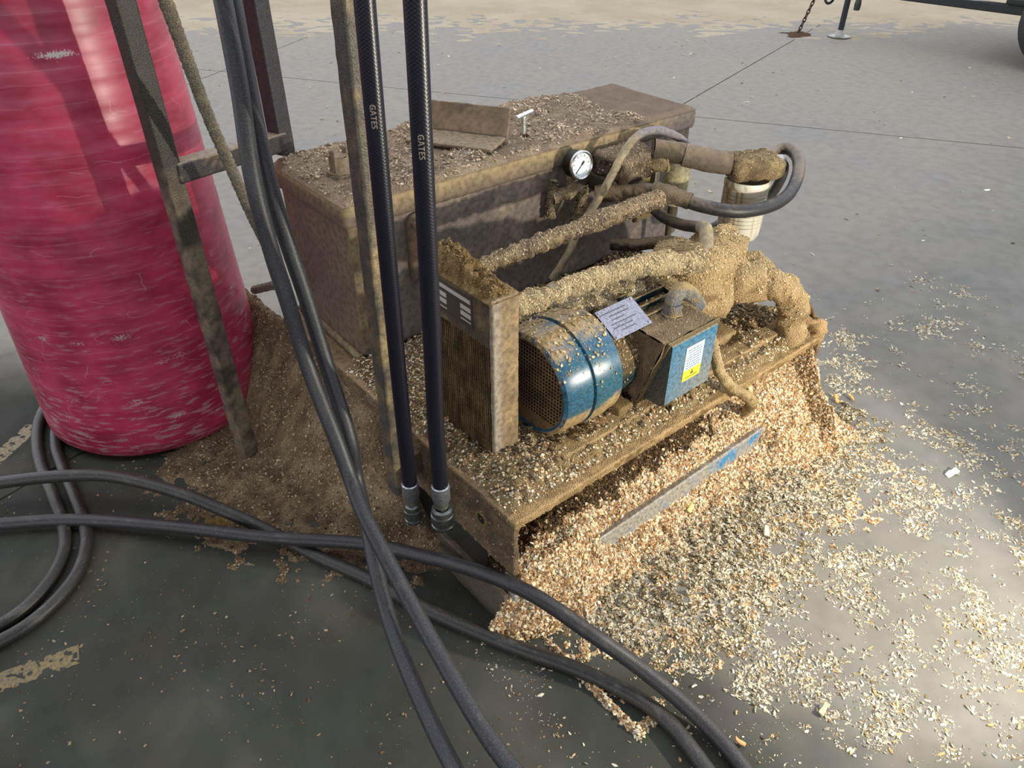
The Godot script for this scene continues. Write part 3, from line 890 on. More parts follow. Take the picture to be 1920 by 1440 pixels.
func build_motor() -> void:
	var cy := 0.490
	var cz := -0.208
	var ax := basis_to(Vector3.RIGHT)
	var o := thing("electric_motor", "blue electric motor with perforated fan cowl half buried in sawdust on the deck", "electric motor", Vector3(0.5, 0.34, cz))
	var c := Vector3(0, cy, cz)
	var blue := K("1d5f86")
	var teal := K("1f5f70")
	var dust := K("c3a878")
	var cover_paint := func(q: Vector3, nr: Vector3) -> Color:
		var k := 0.12 + 0.55 * maxf(nr.y, 0.0) * step2(0.56, 0.63, q.y) + 0.95 * step2(0.05, -0.5, nr.y) + 0.5 * noise_at(na, q, 14.0) + 0.3 * noise_at(nb, q, 60.0)
		return blue.lerp(teal, clampf(0.5 + noise_at(na, q, 6.0), 0, 1)).lerp(dust * (0.9 + 0.3 * noise_at(nb, q, 30.0)), step2(0.35, 0.62, k))
	# fan cowl in two steps with a groove between them
	var cowl := MB.new()
	cowl.lathe(c + Vector3(0.247, 0, 0), ax, [Vector2(0.112, 0.004), Vector2(0.122, 0.0), Vector2(0.130, 0.006), Vector2(0.134, 0.02), Vector2(0.1365, 0.078), Vector2(0.1325, 0.080), Vector2(0.1325, 0.085), Vector2(0.139, 0.087), Vector2(0.1415, 0.100), Vector2(0.1425, 0.140), Vector2(0.1385, 0.142), Vector2(0.1385, 0.172), Vector2(0.137, 0.173), Vector2(0.137, 0.150)], 72)
	part("fan_cowl", cowl.paint(cover_paint), M.paint, o, "blue fan cowl streaked with dust")
	fuzz(o, cowl, 16000, clump, Vector2(0.004, 0.016), 1.35)
	# perforated plate: a square net of holes, all real openings
	var gr := MB.new()
	var pitch := 0.0098
	gr.col = K("8a7058")
	for j in range(-13, 14):
		for i in range(-13, 14):
			var q := Vector2(i * pitch, j * pitch)
			if q.length() > 0.124:
				continue
			var h := pitch * 0.5
			var hole := h * 0.62 if q.length() < 0.112 and q.y > -0.072 else 0.0
			var at := func(a: float, r: float) -> Vector3: return c + Vector3(0.2495, q.y + sin(a) * r, q.x + cos(a) * r)
			var sq := func(k: int) -> Vector3:
				var a := TAU * k / 8.0 + TAU / 8.0
				var m := maxf(absf(cos(a)), absf(sin(a)))
				return c + Vector3(0.2495, q.y + sin(a) / m * h, q.x + cos(a) / m * h)
			for k in 8:
				var a0 := TAU * k / 8.0 + TAU / 8.0
				var a1 := TAU * (k + 1) / 8.0 + TAU / 8.0
				if hole > 0.0:
					gr.face(sq.call(k), sq.call(k + 1), at.call(a1, hole), at.call(a0, hole))
				else:
					gr.face(sq.call(k), sq.call(k + 1), c + Vector3(0.2495, q.y, q.x), c + Vector3(0.2495, q.y, q.x))
	for i in gr.n.size():
		gr.n[i] = Vector3.LEFT
	part("perforated_grille", gr.paint(func(q, _n): return K("6d5a48").lerp(K("a58a66"), clampf(0.5 + noise_at(na, q, 12.0) + step2(cy - 0.03, cy - 0.11, q.y) * 0.5, 0, 1))), M.dust, o, "dusty perforated fan grille")
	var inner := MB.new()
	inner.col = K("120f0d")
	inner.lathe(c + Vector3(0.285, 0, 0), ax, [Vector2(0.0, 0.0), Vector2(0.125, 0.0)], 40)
	part("fan", inner, M.dark, o)  # flat disc painted black as the shade behind the grille; no blades
	# finned body
	var body := MB.new()
	body.lathe(c + Vector3(0.40, 0, 0), ax, [Vector2(0.108, 0.0), Vector2(0.112, 0.02), Vector2(0.112, 0.27), Vector2(0.100, 0.30)], 48)
	part("frame", body.rough(lumps(0.003, 40.0)).paint(dusty(K("2b4a55"), K("8f7a5a"), 0.45, 0.4)), M.dust, o)
	fuzz(o, body, 40000, old + clump, Vector2(0.003, 0.012), 1.0)
	# cake of dust over the far half of the motor's back
	var back_cake := MB.new().rbox(c + Vector3(0.55, 0.095, -0.055), Vector3(0.30, 0.075, 0.13), 0.035, Basis(), 0.010)
	back_cake.rough(lumps(0.028, 16.0, 0.008, 60.0))
	part("dust_cake", back_cake.paint(dusty(K("7d6f5a"), K("c4b28a"), 0.6, 0.2, 14.0)), M.dust, o, "", "stuff")
	fuzz(o, back_cake, 80000, clump + pale)
	for k in 30:
		var an := TAU * k / 30.0
		var d := Vector3(0, cos(an), sin(an))
		if d.z > 0.55 and absf(d.y) < 0.75 or d.y < -0.8:
			continue
		var fin := MB.new().rbox(c + Vector3(0.545, 0, 0) + d * 0.121, Vector3(0.262, 0.022, 0.0045), 0.0016, Basis(Vector3.RIGHT, d, Vector3.RIGHT.cross(d)), 0.02)
		fin.rough(lumps(0.002, 45.0))
		part("cooling_fin", fin.paint(dusty(K("22404c"), K("b09a70"), 0.38, 0.55, 12.0)), M.dust, o)
	var bell := MB.new()
	bell.lathe(c + Vector3(0.67, 0, 0), ax, [Vector2(0.128, 0.0), Vector2(0.134, 0.012), Vector2(0.134, 0.04), Vector2(0.118, 0.06), Vector2(0.07, 0.075), Vector2(0.07, 0.12)], 48)
	part("end_shield", bell.rough(lumps(0.006, 24.0, 0.002, 120.0)).paint(dusty(K("3f4a50"), K("bfa67a"), 0.6, 0.3)), M.dust, o)
	fuzz(o, bell, 50000, clump)
	# name plate on the upper near side
	var d2 := Vector3(0, 0.88, 0.47).normalized()
	var nb2 := Basis(Vector3.RIGHT, d2, Vector3.RIGHT.cross(d2))
	var np := MB.new().rbox(c + Vector3(0.485, 0, 0) + d2 * 0.137, Vector3(0.125, 0.003, 0.085), 0.001, nb2)
	var plate := part("name_plate", np.paint(func(_q, _n): return K("a3a3b0")), M.zinc, o, "grey metal name plate")
	for e in [[-1, -1], [1, -1], [-1, 1], [1, 1]]:
		bolt(plate, c + Vector3(0.485, 0, 0) + d2 * 0.138 + nb2 * Vector3(e[0] * 0.055, 0, e[1] * 0.036), d2, 0.0032, M.zinc, "b9b9c2")
	for k in 6:
		var ln := MB.new().rbox(c + Vector3(0.47 + 0.012 * (k % 2), 0, 0) + d2 * 0.1386 + nb2 * Vector3(0, 0, -0.028 + k * 0.0108), Vector3(0.084 - 0.02 * (k % 3), 0.0007, 0.003), 0.0003, nb2)
		part("stamped_line", ln.paint(func(_q, _n): return K("6c6c74")), M.dull_metal, plate)
	for x in [0.46, 0.64]:
		var foot := MB.new().rbox(Vector3(x, 0.378, cz), Vector3(0.05, 0.03, 0.25), 0.006, Basis(), 0.02)
		part("foot", foot.rough(lumps(0.004, 40.0)).paint(dusty(K("2b4a55"), K("b39a6d"), 0.6)), M.dust, o)
	# terminal box: brown with dust, its cover split off along a slanting joint
	var bx0 := 0.522
	var bx1 := 0.690
	var zf := -0.018
	var yt := 0.574
	var yb := 0.394
	var box := MB.new()
	var prof := [Vector2(-0.165, 0.588), Vector2(zf - 0.012, 0.582), Vector2(-0.092, yb - 0.006), Vector2(-0.18, 0.41), Vector2(-0.20, 0.54)]
	prism(box, prof, bx0 - 0.016, bx1 - 0.004, 5)
	box.rough(lumps(0.006, 26.0, 0.0015, 120.0))
	fuzz(o, box, 14000, old, Vector2(0.003, 0.009), 0.9)
	var tbx := part("terminal_box", box.paint(dusty(K("8a7662"), K("ab9679"), 0.6, 0.2)), M.dust, o, "terminal box caked with brown dust")
	var cov := MB.new()
	prism(cov, [Vector2(zf, yt), Vector2(zf, yb + 0.012), Vector2(zf - 0.014, yb), Vector2(-0.084, yb), Vector2(zf - 0.012, yt + 0.004)], bx0, bx1, 0)
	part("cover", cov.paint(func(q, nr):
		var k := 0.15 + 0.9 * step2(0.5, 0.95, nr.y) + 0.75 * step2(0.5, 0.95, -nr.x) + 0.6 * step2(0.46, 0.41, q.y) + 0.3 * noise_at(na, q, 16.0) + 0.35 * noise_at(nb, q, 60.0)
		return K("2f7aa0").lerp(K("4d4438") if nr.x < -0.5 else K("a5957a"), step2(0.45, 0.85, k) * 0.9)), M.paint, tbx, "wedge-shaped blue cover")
	var lipm := MB.new()                              # rim along the slanting joint
	var j0 := Vector2(zf - 0.006, yt + 0.008)
	var j1 := Vector2(-0.092, yb - 0.008)
	var jd := (j1 - j0).normalized()
	var jn := Vector2(-jd.y, jd.x)
	prism(lipm, [j0 + jn * 0.003, j1 + jn * 0.003, j1 - jn * 0.004, j0 - jn * 0.004], bx0 - 0.007, bx1 + 0.007, 0)
	part("joint_rim", lipm.paint(func(q, nr): return K("c2b083").lerp(K("8a7a5c"), clampf(0.4 + noise_at(nb, q, 40.0), 0, 1))), M.dust, tbx)
	var st := MB.new()
	var s0 := Vector3(0.608, 0.0, zf + 0.0012)
	st.face(s0 + Vector3(-0.031, 0.450, 0), s0 + Vector3(0.036, 0.450, 0), s0 + Vector3(0.036, 0.550, 0), s0 + Vector3(-0.031, 0.550, 0))
	st.face(s0 + Vector3(-0.031, 0.550, -0.001), s0 + Vector3(-0.031, 0.450, -0.001), s0 + Vector3(0.036, 0.450, -0.001), s0 + Vector3(0.036, 0.550, -0.001))
	part("warning_sticker", st, sticker(), tbx, "white and yellow warning sticker")
	# conduit elbow on top of the box
	var neck := MB.new().lathe(Vector3(0.620, 0.58, -0.108), Basis(), [Vector2(0.026, -0.01), Vector2(0.026, 0.01), Vector2(0.021, 0.012), Vector2(0.021, 0.04)], 24)
	neck.tube(MB.curve([Vector3(0.620, 0.60, -0.108), Vector3(0.624, 0.625, -0.110), Vector3(0.655, 0.636, -0.118), Vector3(0.700, 0.610, -0.118), Vector3(0.735, 0.565, -0.115)], 0.008), 0.019, 16)
	part("conduit_elbow", neck.rough(lumps(0.004, 45.0, 0.001, 150.0)).paint(dusty(K("8a8f94"), K("c6ad7c"), 0.45, 0.2)), M.dust, o)

# a profile in the z-y plane drawn out along x; edges of cut > 0 cells for later roughening
func prism(b: MB, prof: Array, x0: float, x1: float, cut: int) -> void:
	var m := prof.size()
	var ctr := Vector2.ZERO
	for q in prof:
		ctr += q / m
	var w := 1 if cut == 0 else cut * 2
	for k in m:
		var a: Vector2 = prof[k]
		var e: Vector2 = prof[(k + 1) % m]
		var nn := Vector2((e - a).y, -(e - a).x).normalized()
		if nn.dot((a + e) * 0.5 - ctr) < 0.0:
			nn = -nn
		var from := b.v.size()
		for j in w + 1:
			for i in w + 1:
				var q: Vector2 = a.lerp(e, float(j) / w)
				b.p(Vector3(lerpf(x0, x1, float(i) / w), q.y, q.x), Vector3(0, nn.y, nn.x))
		b.net(w, w, from)
	for s in [0, 1]:
		var x := x1 if s == 1 else x0
		var nr := Vector3(1 if s == 1 else -1, 0, 0)
		for k in m:
			var a: Vector2 = prof[k]
			var e: Vector2 = prof[(k + 1) % m]
			var from := b.v.size()
			for j in w + 1:
				for i in w + 1:
					var q: Vector2 = ctr.lerp(a.lerp(e, float(i) / w), float(j) / w)
					b.p(Vector3(x, q.y, q.x), nr)
			b.net(w, w, from)

func sticker() -> StandardMaterial3D:
	var im := Image.create(134, 200, false, Image.FORMAT_RGB8)
	im.fill(Color(0.76, 0.83, 0.86))
	var r := RandomNumberGenerator.new()
	r.seed = 3
	for row in 8:                                     # lines of print too small to read
		var x := 16
		while x < 116:
			var w := r.randi_range(5, 18)
			im.fill_rect(Rect2i(x, 18 + row * 15, mini(w, 118 - x), 6), Color(0.25, 0.4, 0.52))
			x += w + 5
	im.fill_rect(Rect2i(0, 138, 134, 62), Color(0.93, 0.85, 0.22))
	for k in 26:
		im.fill_rect(Rect2i(67 - k / 2, 146 + k, k + 1, 1), Color(0.12, 0.11, 0.08))
	im.fill_rect(Rect2i(65, 156, 4, 9), Color(0.93, 0.85, 0.22))
	var x2 := 24
	while x2 < 108:
		im.fill_rect(Rect2i(x2, 180, 7, 9), Color(0.35, 0.3, 0.1))
		x2 += 11
	var m := StandardMaterial3D.new()
	m.albedo_texture = ImageTexture.create_from_image(im)
	m.roughness = 0.5
	return m

func build_pump() -> void:
	var o := thing("hydraulic_pump", "hydraulic pump and bell housing buried under thick tan dust beyond the motor", "pump", Vector3(0.9, 0.34, -0.22))
	var dust := dusty(K("8c7458"), K("cdb184"), 0.7, 0.2, 8.0)
	var body := MB.new()
	body.rbox(Vector3(0.875, 0.535, -0.240), Vector3(0.20, 0.19, 0.19), 0.07, Basis(Vector3.BACK, -0.08), 0.010)
	body.rough(lumps(0.034, 10.0, 0.010, 55.0))
	part("bell_housing", body.paint(dust), M.dust, o)
	fuzz(o, body, 60000, clump)
	var peak := MB.new().rbox(Vector3(0.985, 0.575, -0.265), Vector3(0.18, 0.11, 0.13), 0.05, Basis(), 0.010)
	peak.rough(lumps(0.030, 12.0, 0.010, 55.0))
	part("dust_cake", peak.paint(dust), M.dust, o, "", "stuff")
	fuzz(o, peak, 60000, clump)
	var body2 := MB.new().rbox(Vector3(1.02, 0.525, -0.175), Vector3(0.17, 0.10, 0.13), 0.045, Basis(), 0.010)
	part("pump_body", body2.rough(lumps(0.026, 12.0, 0.008, 55.0)).paint(dust), M.dust, o)
	fuzz(o, body2, 50000, clump)
	var arch := MB.new().tube(MB.curve([Vector3(1.02, 0.515, -0.150), Vector3(1.055, 0.520, -0.105), Vector3(1.090, 0.497, -0.070), Vector3(1.112, 0.44, -0.052), Vector3(1.116, 0.345, -0.04)], 0.008), 0.037, 22)
	part("suction_elbow", arch.rough(lumps(0.014, 20.0, 0.005, 70.0)).paint(dust), M.dust, o)
	fuzz(o, arch, 50000, clump)
	var brk := MB.new().rbox(Vector3(0.93, 0.36, -0.215), Vector3(0.10, 0.05, 0.16), 0.01, Basis(), 0.02)
	part("mounting_foot", brk.rough(lumps(0.006, 30.0)).paint(dust), M.dust, o)

func build_piping() -> void:
	var pd := dusty(K("7d7565"), K("d0c09a"), 0.62, 0.1, 16.0)
	var pd2 := dusty(K("51483f"), K("98876f"), 0.5, 0.35, 12.0)
	# upper and lower cooler pipes, lumpy with dust
	var p1 := thing("cooler_pipe", "upper straight pipe furred with dust running back from the cooler's rear corner", "pipe", Vector3(0.53, 0.72, -0.4), "cooler pipes")
	var t1 := MB.new().tube(MB.curve([Vector3(0.178, 0.718, -0.385), Vector3(0.40, 0.722, -0.395), Vector3(0.66, 0.724, -0.40), Vector3(0.885, 0.724, -0.40)], 0.006), func(a: float, tot: float) -> float: return 0.0185 + 0.0035 * step2(0.55, 0.75, a / tot) + 0.0016 * sin(a * 150.0) * step2(0.6, 0.5, a / tot), 18)
	part("pipe", t1.rough(lumps(0.008, 30.0, 0.0025, 110.0)).paint(dusty(K("75655a"), K("bda885"), 0.5, 0.2, 10.0)), M.dust, p1)
	fuzz(p1, t1, 90000, old)
	var fit1 := MB.new().lathe(Vector3(0.20, 0.718, -0.386), basis_to(Vector3.RIGHT), [Vector2(0.0, 0.0), Vector2(0.023, 0.0), Vector2(0.024, 0.03), Vector2(0.02, 0.034)], 8)
	part("fitting", fit1.rough(lumps(0.004, 40.0)).paint(pd), M.dust, p1)
	var p2 := thing("cooler_pipe", "lower pipe furred with pale dust running from the cooler's front corner over the motor", "pipe", Vector3(0.5, 0.68, -0.2), "cooler pipes")
	var t2 := MB.new().tube(MB.curve([Vector3(0.180, 0.722, -0.198), Vector3(0.33, 0.706, -0.21), Vector3(0.50, 0.685, -0.225), Vector3(0.68, 0.655, -0.225), Vector3(0.81, 0.628, -0.200), Vector3(0.835, 0.630, -0.197)], 0.006), func(a: float, tot: float) -> float: return 0.0195 + 0.0022 * sin(a * 95.0) + 0.006 * step2(0.45, 0.8, a / tot), 18)
	part("pipe", t2.rough(lumps(0.012, 26.0, 0.004, 110.0)).paint(pd), M.dust, p2)
	fuzz(p2, t2, 130000, clump)
	var t3 := MB.new().tube(MB.curve([Vector3(0.825, 0.622, -0.198), Vector3(0.858, 0.632, -0.205), Vector3(0.895, 0.655, -0.232), Vector3(0.918, 0.672, -0.258), Vector3(0.925, 0.672, -0.278)], 0.006), 0.0185, 16)
	part("elbow", t3.rough(lumps(0.003, 40.0)).paint(dusty(K("8d877a"), K("c4b28a"), 0.42, 0.2)), M.steel, p2)
	var cl := MB.new().lathe(Vector3(0.30, 0.709, -0.207), basis_to(Vector3(1, -0.1, -0.07)), [Vector2(0.0, 0.0), Vector2(0.0225, 0.0), Vector2(0.0225, 0.03), Vector2(0.0, 0.03)], 20)
	part("clamp", cl.paint(dusty(K("7d8a90"), K("c4b28a"), 0.3, 0.2)), M.steel, p2)
	# hoses from the tank's right front down to the pump
	var h1 := MB.new().tube(MB.curve([Vector3(0.99, 0.660, -0.60), Vector3(1.005, 0.632, -0.53), Vector3(1.010, 0.610, -0.47), Vector3(0.99, 0.622, -0.39), Vector3(0.945, 0.655, -0.31), Vector3(0.922, 0.668, -0.268)], 0.008), 0.0165, 14)
	single("suction_hose", h1.paint(dusty(K("2f2c33"), K("6f5f4c"), 0.3, 0.5)), M.rubber, "dark hose dipping from the tank's right end to the pale elbow above the pump", "hose")
	var h2 := MB.new().tube(MB.curve([Vector3(0.93, 0.50, -0.60), Vector3(0.96, 0.520, -0.52), Vector3(1.02, 0.530, -0.47), Vector3(1.07, 0.520, -0.42), Vector3(1.08, 0.50, -0.33)], 0.008), 0.018, 14)
	single("return_hose", h2.rough(lumps(0.003, 40.0)).paint(dusty(K("51463c"), K("b3a284"), 0.4, 0.4)), M.dust, "short dusty hose curving behind the pump housing against the tank", "hose")
	# valve block on the tank's front
	var vb := thing("valve_block", "dirty hydraulic valve block bolted to the right of the pressure gauge", "valve", Vector3(1.02, 0.7, -0.65))
	var b1 := MB.new().rbox(Vector3(1.025, 0.728, -0.655), Vector3(0.17, 0.075, 0.13), 0.016, Basis(), 0.012)
	part("spool_body", b1.rough(lumps(0.008, 24.0, 0.003, 90.0)).paint(dusty(K("574b42"), K("a3927c"), 0.45, 0.5, 14.0)), M.dust, vb)
	fuzz(vb, b1, 30000, old + clump)
	var b2 := MB.new().rbox(Vector3(1.00, 0.672, -0.675), Vector3(0.13, 0.05, 0.12), 0.008, Basis(), 0.015)
	part("sub_plate", b2.rough(lumps(0.002, 40.0)).paint(dusty(K("2c2b2c"), K("6d5b46"), 0.25, 0.3)), M.steel, vb)
	var b3 := MB.new().lathe(Vector3(1.085, 0.735, -0.60), basis_to(Vector3(0.5, 0, 0.86)), [Vector2(0.0, 0.052), Vector2(0.03, 0.05), Vector2(0.034, 0.03), Vector2(0.034, -0.03)], 20)
	part("solenoid", b3.rough(lumps(0.010, 30.0, 0.003, 100.0)).paint(dusty(K("6f5f4c"), K("c4b18a"), 0.6, 0.3)), M.dust, vb)
	fuzz(vb, b3, 40000, clump + old, Vector2(0.002, 0.008))
	var b4 := MB.new().tube(MB.curve([Vector3(0.90, 0.655, -0.66), Vector3(0.95, 0.665, -0.60), Vector3(0.985, 0.672, -0.54), Vector3(1.0, 0.675, -0.50)], 0.01), 0.024, 16)
	part("port_fitting", b4.rough(lumps(0.006, 30.0, 0.002, 90.0)).paint(dusty(K("51463c"), K("94826a"), 0.5, 0.4)), M.dust, vb)
	var b5 := MB.new().rbox(Vector3(1.10, 0.672, -0.60), Vector3(0.022, 0.055, 0.022), 0.004, Basis(), 0.01)
	part("adjusting_screw", b5.paint(func(_q, _n): return K("b9b4a6")), M.zinc, vb)
	# pressure gauge with its stem and tee
	var g := thing("pressure_gauge", "round white-faced pressure gauge on the tank's front", "gauge", Vector3(0.84, 0.68, -0.70))
	var gd := Vector3(-0.06, 0.10, 1.0).normalized()
	var gb := basis_to(gd)
	var gc := Vector3(0.838, 0.757, -0.672)
	var case := MB.new().lathe(gc, gb, [Vector2(0.0, -0.036), Vector2(0.037, -0.036), Vector2(0.040, -0.03), Vector2(0.040, 0.004)], 40)
	part("case", case.paint(func(_q, _n): return K("2b2723")), M.dull_metal, g)
	var bez := MB.new().lathe(gc, gb, [Vector2(0.040, 0.0), Vector2(0.0425, 0.003), Vector2(0.0425, 0.010), Vector2(0.039, 0.013), Vector2(0.0355, 0.010), Vector2(0.0355, 0.004)], 44)
	part("bezel", bez.paint(func(_q, _n): return K("d7d6d4")), M.chrome, g, "bright metal bezel")
	var face := MB.new().lathe(gc, gb, [Vector2(0.0, 0.006), Vector2(0.036, 0.006)], 40)
	var dial := part("dial", face.paint(func(_q, _n): return K("e6f4f4")), M.white, g, "white dial")
	for k in 11:                                      # scale marks
		var an := deg_to_rad(225.0 - 27.0 * k)
		var dir := (gb.x * -1.0).rotated(gd, 0) * 0.0
		var rt := Vector3.UP.cross(gd).normalized()
		var up := gd.cross(rt).normalized()
		dir = rt * cos(an) + up * sin(an)
		var tk := MB.new().rbox(gc + gd * 0.0065 + dir * 0.028, Vector3(0.007, 0.0008, 0.0014) if k % 2 else Vector3(0.007, 0.0008, 0.0024), 0.0003, Basis(dir, gd, dir.cross(gd)))
		part("scale_mark", tk.paint(func(_q, _n): return K("5d6f74")), M.white, dial)
	var rt2 := Vector3.UP.cross(gd).normalized()
	var up2 := gd.cross(rt2).normalized()
	var nd := (rt2 * -0.72 - up2 * 0.70).normalized()
	var nee := MB.new().rbox(gc + gd * 0.0085 + nd * 0.008, Vector3(0.044, 0.001, 0.0022), 0.0004, Basis(nd, gd, nd.cross(gd)))
	nee.rbox(gc + gd * 0.0085 - nd * 0.008, Vector3(0.013, 0.001, 0.0055), 0.0004, Basis(nd, gd, nd.cross(gd)))
	part("needle", nee.paint(func(_q, _n): return K("1a2024")), M.white, g)
	var stem := MB.new().tube(MB.curve([Vector3(0.835, 0.735, -0.70), Vector3(0.833, 0.69, -0.70), Vector3(0.83, 0.655, -0.70)], 0.01), 0.012, 12)
	stem.tube(MB.curve([Vector3(0.76, 0.662, -0.705), Vector3(0.80, 0.665, -0.70), Vector3(0.87, 0.668, -0.69)], 0.01), 0.014, 12)
	stem.tube(MB.curve([Vector3(0.772, 0.71, -0.712), Vector3(0.768, 0.66, -0.712), Vector3(0.762, 0.60, -0.712)], 0.01), 0.012, 12)
	stem.tube(MB.curve([Vector3(0.872, 0.675, -0.69), Vector3(0.868, 0.62, -0.688), Vector3(0.855, 0.575, -0.69)], 0.01), 0.017, 12)
	part("stem_tee", stem.rough(lumps(0.008, 32.0, 0.003, 100.0)).paint(dusty(K("665a4d"), K("b8a688"), 0.5, 0.3, 14.0)), M.dust, g, "dust-furred stem and tee")
	fuzz(g, stem, 60000, clump + old, Vector2(0.002, 0.008), 0.2)
	# thin hose looping from behind the pipe up over the valve block
	var th := MB.new().tube(MB.curve([Vector3(0.70, 0.44, -0.63), Vector3(0.758, 0.515, -0.62), Vector3(0.800, 0.58, -0.625), Vector3(0.842, 0.645, -0.61), Vector3(0.890, 0.717, -0.60), Vector3(0.965, 0.800, -0.605), Vector3(1.045, 0.822, -0.62), Vector3(1.13, 0.812, -0.62), Vector3(1.215, 0.772, -0.61), Vector3(1.262, 0.725, -0.60), Vector3(1.27, 0.68, -0.605)], 0.008), 0.0115, 12)
	single("pilot_hose", th.rough(lumps(0.002, 60.0)).paint(func(q, nr):
		return (dusty(K("7a7468"), K("b9a987"), 0.5, 0.2).call(q, nr) as Color).lerp(K("8d8c96"), step2(0.97, 1.05, q.x))), M.steel, "thin grey hose looping from behind the upper pipe over the valve block", "hose")
	# steel pipe and elbow to the filter
	var rp := thing("return_pipe", "stubby dark pipe with elbow joining the valve block to the filter head", "pipe", Vector3(1.17, 0.74, -0.52))
	var r1 := MB.new().tube(MB.curve([Vector3(1.075, 0.772, -0.60), Vector3(1.115, 0.766, -0.565), Vector3(1.150, 0.758, -0.53)], 0.008), 0.030, 18)
	part("nut", r1.rough(lumps(0.004, 30.0, 0.002, 90.0)).paint(dusty(K("2e2b29"), K("857459"), 0.25, 0.5, 14.0)), M.steel, rp)
	var r2 := MB.new().tube(MB.curve([Vector3(1.145, 0.757, -0.535), Vector3(1.172, 0.750, -0.50), Vector3(1.20, 0.744, -0.462), Vector3(1.235, 0.742, -0.425)], 0.008), 0.034, 20)
	part("elbow", r2.rough(lumps(0.003, 30.0, 0.001, 90.0)).paint(dusty(K("6d625a"), K("8f7d6a"), 0.45, 0.4)), M.steel, rp)
	# filter: head, can and ports
	var f := thing("oil_filter", "rust-streaked silver spin-on oil filter can hanging from its dusty head", "oil filter", Vector3(1.30, 0.5, -0.402))
	var fc := Vector3(1.302, 0.0, -0.400)
	var can := MB.new().lathe(fc, Basis(), [Vector2(0.0, 0.492), Vector2(0.05, 0.492), Vector2(0.060, 0.497), Vector2(0.066, 0.510), Vector2(0.068, 0.53), Vector2(0.068, 0.660), Vector2(0.0695, 0.664), Vector2(0.0695, 0.676), Vector2(0.066, 0.686)], 56)
	part("can", can.paint(func(q, nr):
		var rust := step2(0.15, 0.75, nr.x * 0.9 + 0.25 + 0.9 * noise_at(nb, Vector3(q.x * 2.0, q.y, q.z * 2.0), 70.0)) * 0.7
		rust = maxf(rust, step2(0.45, 0.95, -nr.x * 0.8 - nr.z * 0.35 + 0.8 * noise_at(nb, Vector3(q.x * 2.0, q.y * 2.0, q.z * 2.0), 40.0)))
		var o2 := K("cfccba").lerp(K("94764a"), rust)
		return o2.lerp(K("d99a94"), 0.45 * step2(0.1, 0.4, noise_at(na, Vector3(q.x, q.y * 7.0, q.z), 12.0)) * step2(0.5, 0.9, nr.z) * (1.0 - rust))), mat(0.45, 0.0, null, 1.0, null, 0, 0.5), f, "silver can with rust streaks")
	for k in 9:
		var rg := MB.new().lathe(fc + Vector3(0, 0.545 + 0.0125 * k, 0), Basis(), [Vector2(0.0675, -0.0014), Vector2(0.0690, 0.0), Vector2(0.0675, 0.0014)], 56)
		part("rib", rg.paint(func(q, nr): return K("d0cdb8").lerp(K("8f6a36"), step2(0.1, 0.6, -nr.x + 0.4 * noise_at(na, q, 30.0)))), M.dull_metal, f)
	var hd := MB.new().rbox(Vector3(1.315, 0.722, -0.402), Vector3(0.165, 0.062, 0.125), 0.024, Basis(Vector3.UP, -0.5), 0.012)
	part("head", hd.rough(lumps(0.008, 26.0, 0.003, 100.0)).paint(dusty(K("85735c"), K("c0a97f"), 0.45, 0.1, 14.0)), M.dust, f, "rusty yellow filter head")
	fuzz(f, hd, 40000, clump + old, Vector2(0.002, 0.007))
	var pt := MB.new().tube(MB.curve([Vector3(1.37, 0.718, -0.395), Vector3(1.43, 0.708, -0.395), Vector3(1.475, 0.70, -0.405)], 0.01), 0.021, 16)
	part("port", pt.paint(func(_q, _n): return K("b4b4b6")), M.zinc, f)
	# hose that loops round in front of the can, and the one behind it
	var lp := MB.new().tube(MB.curve([Vector3(0.985, 0.682, -0.56), Vector3(0.998, 0.690, -0.487), Vector3(1.008, 0.688, -0.432), Vector3(1.044, 0.672, -0.368), Vector3(1.117, 0.658, -0.300), Vector3(1.225, 0.654, -0.268), Vector3(1.339, 0.661, -0.275), Vector3(1.455, 0.685, -0.322), Vector3(1.528, 0.705, -0.376), Vector3(1.555, 0.715, -0.426), Vector3(1.540, 0.712, -0.456), Vector3(1.495, 0.708, -0.452), Vector3(1.45, 0.705, -0.43)], 0.008), 0.0195, 18)
	var loop := single("filter_hose", lp.paint(func(q, nr):
		return (dusty(K("1e1f27"), K("7d6d5a"), -0.15 + 0.65 * step2(1.36, 1.5, q.x) + 0.45 * step2(1.15, 1.03, q.x), 0.4, 12.0).call(q, nr))), M.rubber, "black hose looping round the front of the oil filter can", "hose")
	var cf := MB.new().tube(MB.curve([Vector3(0.992, 0.687, -0.51), Vector3(1.004, 0.689, -0.45), Vector3(1.026, 0.680, -0.40)], 0.01), func(a: float, tot: float) -> float: return 0.027 if a < tot * 0.55 else 0.024, 14)
	part("crimp_fitting", cf.rough(lumps(0.003, 40.0, 0.001, 120.0)).paint(dusty(K("5c5044"), K("a08f76"), 0.45, 0.4)), M.dust, loop)
	var l2 := MB.new().tube(MB.curve([Vector3(1.470, 0.700, -0.402), Vector3(1.498, 0.676, -0.400), Vector3(1.502, 0.63, -0.405), Vector3(1.490, 0.565, -0.43), Vector3(1.433, 0.505, -0.49), Vector3(1.33, 0.47, -0.52)], 0.008), 0.016, 14)
	single("rear_filter_hose", l2.paint(func(_q, _n): return K("29282c")), M.rubber, "dark hose dropping from the filter port behind the can", "hose")
	# breather and plate behind the pipes
	var br := thing("breather", "cream breather canister behind the return pipe at the tank's right end", "breather", Vector3(1.24, 0.6, -0.62))
